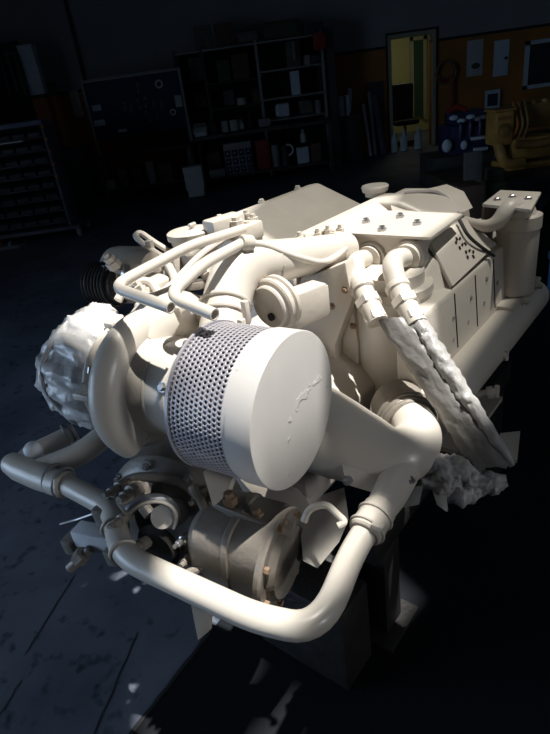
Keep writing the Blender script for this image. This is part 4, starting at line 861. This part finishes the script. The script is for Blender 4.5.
# dark parts box with bright knobs
r = (-0.3789, 0.1276, 0.0307, 0.5626, 10.8); DB = empty('knob_panel', ((r[0] + r[1]) / 2, 10.95, .192), 'pale-framed dark drawer box with bright knobs under the counter', 'drawer box')
W_().bb(r[0], r[1], 10.86, 11.06, .192, .72, .008).out('body', SHELF, DB)
for i in range(3):
    for j in range(4):
        w = (r[1] - r[0]) / 4; d_ = W_().bb(r[0] + .01 + w * j, r[0] + w * (j + 1) - .01, 10.845, 10.86, .21 + .14 * i, .33 + .14 * i, .003).out('drawer', NAVY, DB)
        W_().sph((r[0] + w * (j + .5), 10.835, .28 + .14 * i), .018, seg=10).out('knob', WHITE, d_)

# ------------------------------------------------------------------ right-hand side of the back wall
for r, m, n, lab, cat in (
 ((4.646, 4.97, 1.2, 1.837, 12.47), PAPER, 'wall_poster', 'pale green poster with a dark blot on the ochre wall', 'poster'),
 ((5.193, 5.498, 1.132, 1.772, 12.47), WHITEB, 'wall_cabinet', 'pale blue narrow plate on the ochre wall left of the framed board', 'plate'),
 ((5.018, 5.33, 0.5262, 0.9017, 12.4), WHITEB, 'wall_notice', 'small bluish framed notice above the yellow engine', 'notice')):
    w = empty(n, ((r[0] + r[1]) / 2, r[4], r[2]), lab, cat)
    card(r, .02 if n != 'wall_cabinet' else .025, .003).out('sheet', m, w)
    if n == 'wall_poster':
        bl = W_(); bl.sph(((r[0] + r[1]) / 2 + .02, r[4] - .004, r[2] + .18), .09, (1, .04, .6), 14); bl.out('blot', GREEN, w)
    elif n == 'wall_notice':
        bl = W_(); bl.bb(r[0] + .05, r[1] - .05, r[4] - .004, r[4], r[2] + .08, r[3] - .07); bl.out('picture', NAVY, w)
    else:
        bl = W_(); bl.bb(r[1] - .09, r[1] - .03, r[4] - .006, r[4], r[3] - .35, r[3] - .30); bl.out('latch', RACKD, w)
r = (5.826, 6.855, 0.822, 1.689, 12.46)
FB = empty('framed_board', ((r[0] + r[1]) / 2, 12.46, r[2]), 'dark board in a pale frame on the right of the back wall', 'board')
W_().bb(r[0] + .06, r[1] - .06, 12.46, 12.48, r[2] + .06, r[3] - .06).out('pane', GLASSK, FB)
b = W_(); b.bb(r[0], r[0] + .07, 12.43, 12.5, r[2], r[3]); b.bb(r[1] - .07, r[1], 12.43, 12.5, r[2], r[3]); b.bb(r[0], r[1], 12.43, 12.5, r[2], r[2] + .07); b.bb(r[0], r[1], 12.43, 12.5, r[3] - .07, r[3]); b.out('frame', WHITEB, FB)
# red hose reel on the wall
q = (4.188, 12.3, 1.383); HR = empty('hose_reel', (q[0], 12.35, q[2]), 'dark red hose coil hanging on the ochre wall beside the doorway', 'hose')
for k, (dz, R) in enumerate(((0, .16), (-.02, .18), (-.05, .2))): W_().torus((q[0], 12.42 - .03 * k, q[2] + dz), (0, 1, 0), R, .02, 28, 8).out('coil', [RUST, REDM, RUST][k], HR)
W_().tube([(q[0] + .12, 12.38, q[2] - .1), (q[0] + .16, 12.38, q[2] - .5), (q[0] + .10, 12.38, q[2] - .9)], .03, .1, 8).out('hanging_end', REDM, HR)
# coat on the chair and bottles in the doorway
DC = empty('office_chair', (3.55, 13.2, 0), 'black office chair with a coat in the lit doorway', 'chair')
b = W_(); b.box((3.55, 13.35, .85), .52, .14, .75, (1, -.1, 0), bev=.06); b.sub(1); b.crumple(.03, 5); b.out('backrest', RACKD, DC)
W_().box((3.55, 13.1, .47), .5, .5, .1, bev=.03).out('seat', BLACK, DC)
W_().cyl((3.55, 13.1, .08), (3.55, 13.1, .43), .03).out('post', SHELFD, DC)
for k in range(5): W_().box((3.55 + .14 * cos(k * 1.257), 13.1 + .14 * sin(k * 1.257), .05), .28, .05, .06, (cos(k * 1.257), sin(k * 1.257), 0), bev=.01).out('leg', BLACK, DC)
for r, lab in (((3.018, 3.144, -0.3547, 0.0024, 12.2), 'leftmost'), ((3.207, 3.354, -0.4219, -0.063, 12.2), 'middle one'), ((3.503, 3.651, -0.3809, -0.0624, 12.2), 'rightmost')):
    shelf_item((r[0], r[1], 0, .42, 12.2), 'bottle', WHITEB, 'gas_flask', 'pale upright bottle on the floor of the doorway, %s of three' % lab, 'bottle', .0, 12.15, group='bottles in the doorway')
r = (4.341, 4.743, 0.3094, 1.942, 15.4); WN = W_(); WN.bb(r[0] + .08, r[1] - .08, 15.44, 15.49, .35, 2.05); struct(WN, 'window_1', CURT)
WN = W_(); WN.bb(r[0], r[0] + .08, 15.42, 15.5, .27, 2.13); WN.bb(r[1] - .08, r[1], 15.42, 15.5, .27, 2.13); WN.bb(r[0], r[1], 15.42, 15.5, 2.05, 2.13); struct(WN, 'trim_9', CREAMP)
# sheets and poles leaning left of the doorway
LS = [((1.923, 2.021, 0.6609, 1.057, 12), WHITEB, 'pale blue folder box standing left of the leaning poles, left one'), ((2.052, 2.121, 0.6462, 1.06, 12), WHITEB, 'pale blue folder box standing left of the leaning poles, right one')]
for r, m, lab in LS: single(W_().bb(r[0], r[1], 11.8, 12.0, .842, .842 + .36, .008), 'folder_box', m, lab, 'box', 'folder boxes by the leaning poles')
single(W_().bb(1.90, 2.30, 11.75, 12.10, 0, .84, .01), 'low_cabinet', SHELFD, 'black low cabinet carrying the pale blue folder boxes', 'cabinet')
for q0, q1, m, lab, rr_ in (((2.246, 12, 1.272), (2.145, 12, 0.5998), WHITEB, 'white pole standing on the black low cabinet, leaning on the wall', .05), ((2.507, 12.1, 0.9698), (2.491, 12.1, -0.164), WHITE, 'thin pale pole leaning on the wall right of the black low cabinet', .035), ((2.639, 12.2, 1.185), (2.595, 12.2, -0.1901), SHELF, 'grey pole leaning just left of the doorway frame', .035), ((2.736, 12.2, 1.119), (2.761, 12.2, -0.2723), RACK, 'slate pole leaning nearest the doorway frame', .06)):
    a = Vector((q0[0], 12.38, q0[2])); c_ = Vector((q1[0] + .04, 12.0, .0)) if q1[2] < .4 else Vector((q1[0], 12.05, .872)); single(W_().tube([c_ + Vector((0, 0, .025)), a], rr_, 0, 10), 'leaning_pole', m, lab, 'pole', 'poles leaning by the doorway')
single(W_().bb(2.60, 2.95, 12.445, 12.49, 0, 1.35, .004), 'leaning_sheet', SHELFD, 'dark sheet of metal leaning behind the poles', 'sheet')

# navy engine and yellow engine on a dark table at the right
TX0, TX1, TYY, TZ = 2.35, 4.6, 7.0, .30
TB_ = empty('low_table', (3.4, 7.3, 0), 'low dark table carrying the yellow engine at the right', 'table')
W_().bb(TX0, TX1, TYY - .25, TYY + .75, TZ - .06, TZ, .006).out('tabletop', WOODD, TB_)
for x in (TX0 + .05, TX1 - .12):
    for y in (TYY - .2, TYY + .62): W_().bb(x, x + .07, y, y + .07, 0, TZ - .06, .004).out('leg', SHELFD, TB_)
YE = empty('yellow_engine', (3.371, 6.9, 0.4134), 'dirty yellow marine engine on the low dark table at the right edge', 'engine'); YE.location = (3.3, 7.1, TZ); ORG[YE.name] = Vector((3.3, 7.1, TZ))
y0 = 7.05
def yp(x, y, dy=0.): pass
Q = lambda r: r
r = (2.982, 3.209, 0.6012, 0.9761, 6.95); b = W_(); b.bb(r[0], r[1], y0 - .02, y0 + .28, r[2], r[3], .02); b.bb(r[0] - .02, r[1] + .02, y0 - .03, y0 + .3, r[3], r[3] + .03, .008); hx = b.out('heat_exchanger', YELL, YE)
b = W_(); b.lathe(((r[0] + r[1]) / 2, y0 - .02, (r[2] + r[3]) / 2 - .02), (0, -1, 0), [(0, .085), (.012, .085), (.014, .05), (.03, .045), (.032, .01)], 20); b.bb(r[0] + .03, r[1] - .03, y0 - .03, y0 - .018, r[3] - .09, r[3] - .05); b.out('cover', YELLD, hx)
r2 = (3.292, 3.792, 0.7331, 1.011, 7.1); b = W_(); b.bb(r2[0], r2[1], y0 + .15, y0 + .5, r2[2], r2[3], .03)
for k in range(4): b.cyl((r2[0] + .08 + .15 * k, y0 + .2, r2[3] - .02), (r2[0] + .08 + .15 * k, y0 + .2, r2[3] + .03), .05, seg=12)
b.out('cylinder_head', YELLD, YE)
r3 = (3.203, 3.725, 0.3996, 0.6496, 6.9); b = W_(); b.bb(r3[0], r3[1], y0 - .02, y0 + .5, max(r3[2], TZ + .003), r3[3], .02); b.out('engine_block', YELL, YE)
b = W_(); b.tube([(r3[0] + .02, y0 - .06, r3[3] - .05), (r3[0] + .3, y0 - .08, r3[3] - .08), (r3[1], y0 - .06, r3[3] - .05)], .05, .1, 12); b.out('manifold', YELLD, YE)
b = W_(); q = (3.095, 6.9, 0.5629); b.tube([(q[0] - .03, y0 + .1, q[2] + .12), (q[0] - .04, y0 - .02, q[2] - .02), (q[0] + .02, y0 - .04, TZ + .075), (q[0] + .25, y0 - .04, TZ + .075)], .065, .1, 16); b.out('exhaust_elbow', YELL, YE)
b = W_(); b.bb(q[0] + .05, r3[1], y0 - .08, y0 + .45, TZ + .001, TZ + .07, .01); b.out('base_rail', YELL, YE)
b = W_(); b.bb(r[1] - .02, r2[0] + .1, y0 + .1, y0 + .4, r3[2], r2[3] - .05, .01); b.out('front_casing', YELLD, YE)
for k in range(3):
    b = W_(); b.tube([(r[1] + .02 + .07 * k, y0 + .05, r[2] + .05), (r[1] + .05 + .06 * k, y0 - .03, r[2] + .2), (r[1] + .03 + .07 * k, y0 + .12, r[3] + .08)], .016, .06, 8); b.out('fuel_line', YELLD if k else ORANGE, YE)
NX0 = (2.589, 7.6, 0.5604)[0]
SP = single(W_().bb(NX0 - .05, NX0 + .75, 7.9, 8.6, 0, .42, .01), 'low_stand', SHELFD, 'dark low stand under the navy engine behind the big engine', 'stand')
NE = empty('navy_engine', (NX0 + .35, 8.25, .42), 'navy blue engine with white caps on a low stand near the doorway', 'engine')
r = (2.778, 3.328, 0.3283, 0.89, 8); b = W_(); b.bb(r[0], r[1], 7.95, 8.5, .421, r[3] - .1, .03); b.out('engine_block', NAVYE, NE)
b = W_(); b.bb(r[0] + .05, r[1] - .02, 8.0, 8.4, r[3] - .1, r[3] + .06, .03)
for k in range(4): b.tube([(r[0] + .12 + .13 * k, 7.99, r[3]), (r[0] + .12 + .13 * k, 7.92, r[3] - .1), (r[0] + .12 + .13 * k, 7.94, r[3] - .25)], .03, .05, 10)
b.out('cylinder_head', NAVYE, NE)
for (px, rr_, lab) in (((2.704, 7.9, 0.5665), .085, 'fan'), ((2.936, 7.9, 0.5489), .06, 'cap')):
    b = W_(); b.sph((px[0], 7.90, px[2]), rr_ * .8, (1, .5, 1.2), 16); b.out('white_cap', WHITEB, NE)
for k, px in enumerate(((2.805, 7.9, 0.9008), (2.913, 7.9, 0.8504), (3.032, 7.9, 0.8839), (3.14, 7.9, 0.8456), (3.206, 7.9, 0.8615))):
    b = W_(); b.sph((px[0], 7.95, px[2]), .045, (1.4, .7, .7), 12); b.out('bright_cover', WHITEB if k < 3 else SHELF, NE)
for px in ((3.123, 7.9, 0.6127), (3.17, 7.9, 0.4672)):
    b = W_(); b.bb(px[0] - .09, px[0] + .09, 7.88, 7.95, px[2] - .02, px[2] + .02, .006); b.out('bright_strip', WHITE, NE)
b = W_(); b.tube([(2.732, 8, 0.9788), (2.878, 8, 1.033), (2.987, 8, 0.9706)], .035, .05, 10); b.out('red_hose', REDM, NE)
# grey upright plate behind the big engine
r = (2.361, 2.55, 0.2298, 0.6868, 6.3); single(W_().bb(r[0], r[1], 6.3, 6.36, 0, r[3], .004), 'upright_plate', GREYB, 'grey upright plate standing between navy engine and cream engine', 'plate')
r = (2.045, 2.297, 0.2919, 0.4776, 5.6); single(W_().bb(r[0], r[1], 5.6, 5.9, 0, r[3], .01), 'brown_carton', BROWNB, 'brown carton standing right behind the cream engine', 'carton')
b = W_(); r = (2.718, 2.869, 0.2063, 0.3407, 6.5); b.bb(r[0], r[1], 6.45, 6.64, .30, .30 + .14, .008); b.bb(r[0] - .02, r[1] + .02, 6.43, 6.66, 0, .30, .004); single(b, 'small_canister', GREEN, 'small dull green canister in front of the low table', 'canister')
# blue barrel at the right edge
b = W_(); q = (1.78, 3.219, 0); b.lathe((2.35, 3.75, 0), (0, 0, 1), [(0, .26), (.01, .28), (.25, .28), (.26, .295), (.28, .295), (.29, .28), (.52, .28), (.53, .295), (.55, .295), (.56, .28), (.72, .28), (.73, .26)], 36); single(b, 'blue_drum', mat('blue drum paint', (.05, .14, .28), .35), 'blue steel drum at the right edge beside the cream engine', 'drum')

# ------------------------------------------------------------------ light
wd = bpy.data.worlds.new('sky'); SC.world = wd; wd.use_nodes = True
wd.node_tree.nodes['Background'].inputs['Color'].default_value = (.55, .72, 1, 1); wd.node_tree.nodes['Background'].inputs['Strength'].default_value = 1.1
saz, sel = SAZ, SEL
sun = bpy.data.lights.new('sun', 'SUN'); sun.energy = 8.8; sun.angle = radians(1.); sun.color = (1, .97, .91)
so = bpy.data.objects.new('sun', sun); COL.objects.link(so)
dv = Vector((sin(saz) * cos(sel), cos(saz) * cos(sel), sin(sel)))
so.rotation_euler = dv.to_track_quat('Z', 'Y').to_euler(); so.location = dv * 20
def area(name, loc, tgt, sx, sy, e, col):
    l = bpy.data.lights.new(name, 'AREA'); l.shape = 'RECTANGLE'; l.size, l.size_y, l.energy, l.color = sx, sy, e, col
    o = bpy.data.objects.new(name, l); COL.objects.link(o); o.location = loc; o.rotation_euler = (Vector(loc) - Vector(tgt)).to_track_quat('Z', 'Y').to_euler(); return o
area('bay_daylight', (XL - .05, .8, 1.4), (0, .4, .6), 3.8, 2.6, 64, (.55, .74, 1))
area('added_cap_fill', (XR - .05, -5.0, 2.6), (.1, 1.05, 1.0), 2.4, 1.6, 10, (.95, .97, 1))  # added fill lamp for the filter cap; the right wall has no window
bpy.data.lights['added_cap_fill'].spread = radians(32)
bpy.data.lights['bay_daylight'].spread = radians(125)
area('room_lamp', (3.6, 13.9, 2.7), (3.6, 13.9, 0),   .6, .6, 5, (1, .95, .75))

cam = bpy.data.cameras.new('camera'); cam.sensor_fit = 'VERTICAL'; cam.sensor_height = 36; cam.lens = 36 * 560 / 734; cam.clip_start = .02
co = bpy.data.objects.new('camera', cam); COL.objects.link(co)
pt, rl = radians(27), radians(8)
fw = Vector((0, cos(pt), -sin(pt))); u0 = Vector((0, sin(pt), cos(pt))); r0 = Vector((1, 0, 0))
Rv, Uv = r0 * cos(rl) - u0 * sin(rl), r0 * sin(rl) + u0 * cos(rl)
co.matrix_world = Matrix(((Rv.x, Uv.x, -fw.x, 0), (Rv.y, Uv.y, -fw.y, 0), (Rv.z, Uv.z, -fw.z, 1.65), (0, 0, 0, 1)))
SC.camera = co
vs = SC.view_settings; vs.view_transform = 'Standard'; vs.look = 'None'; vs.exposure = 0; vs.gamma = 1; vs.use_curve_mapping = False
SC.cycles.use_denoising = True
SC.cycles.max_bounces = 8; SC.cycles.diffuse_bounces = 5
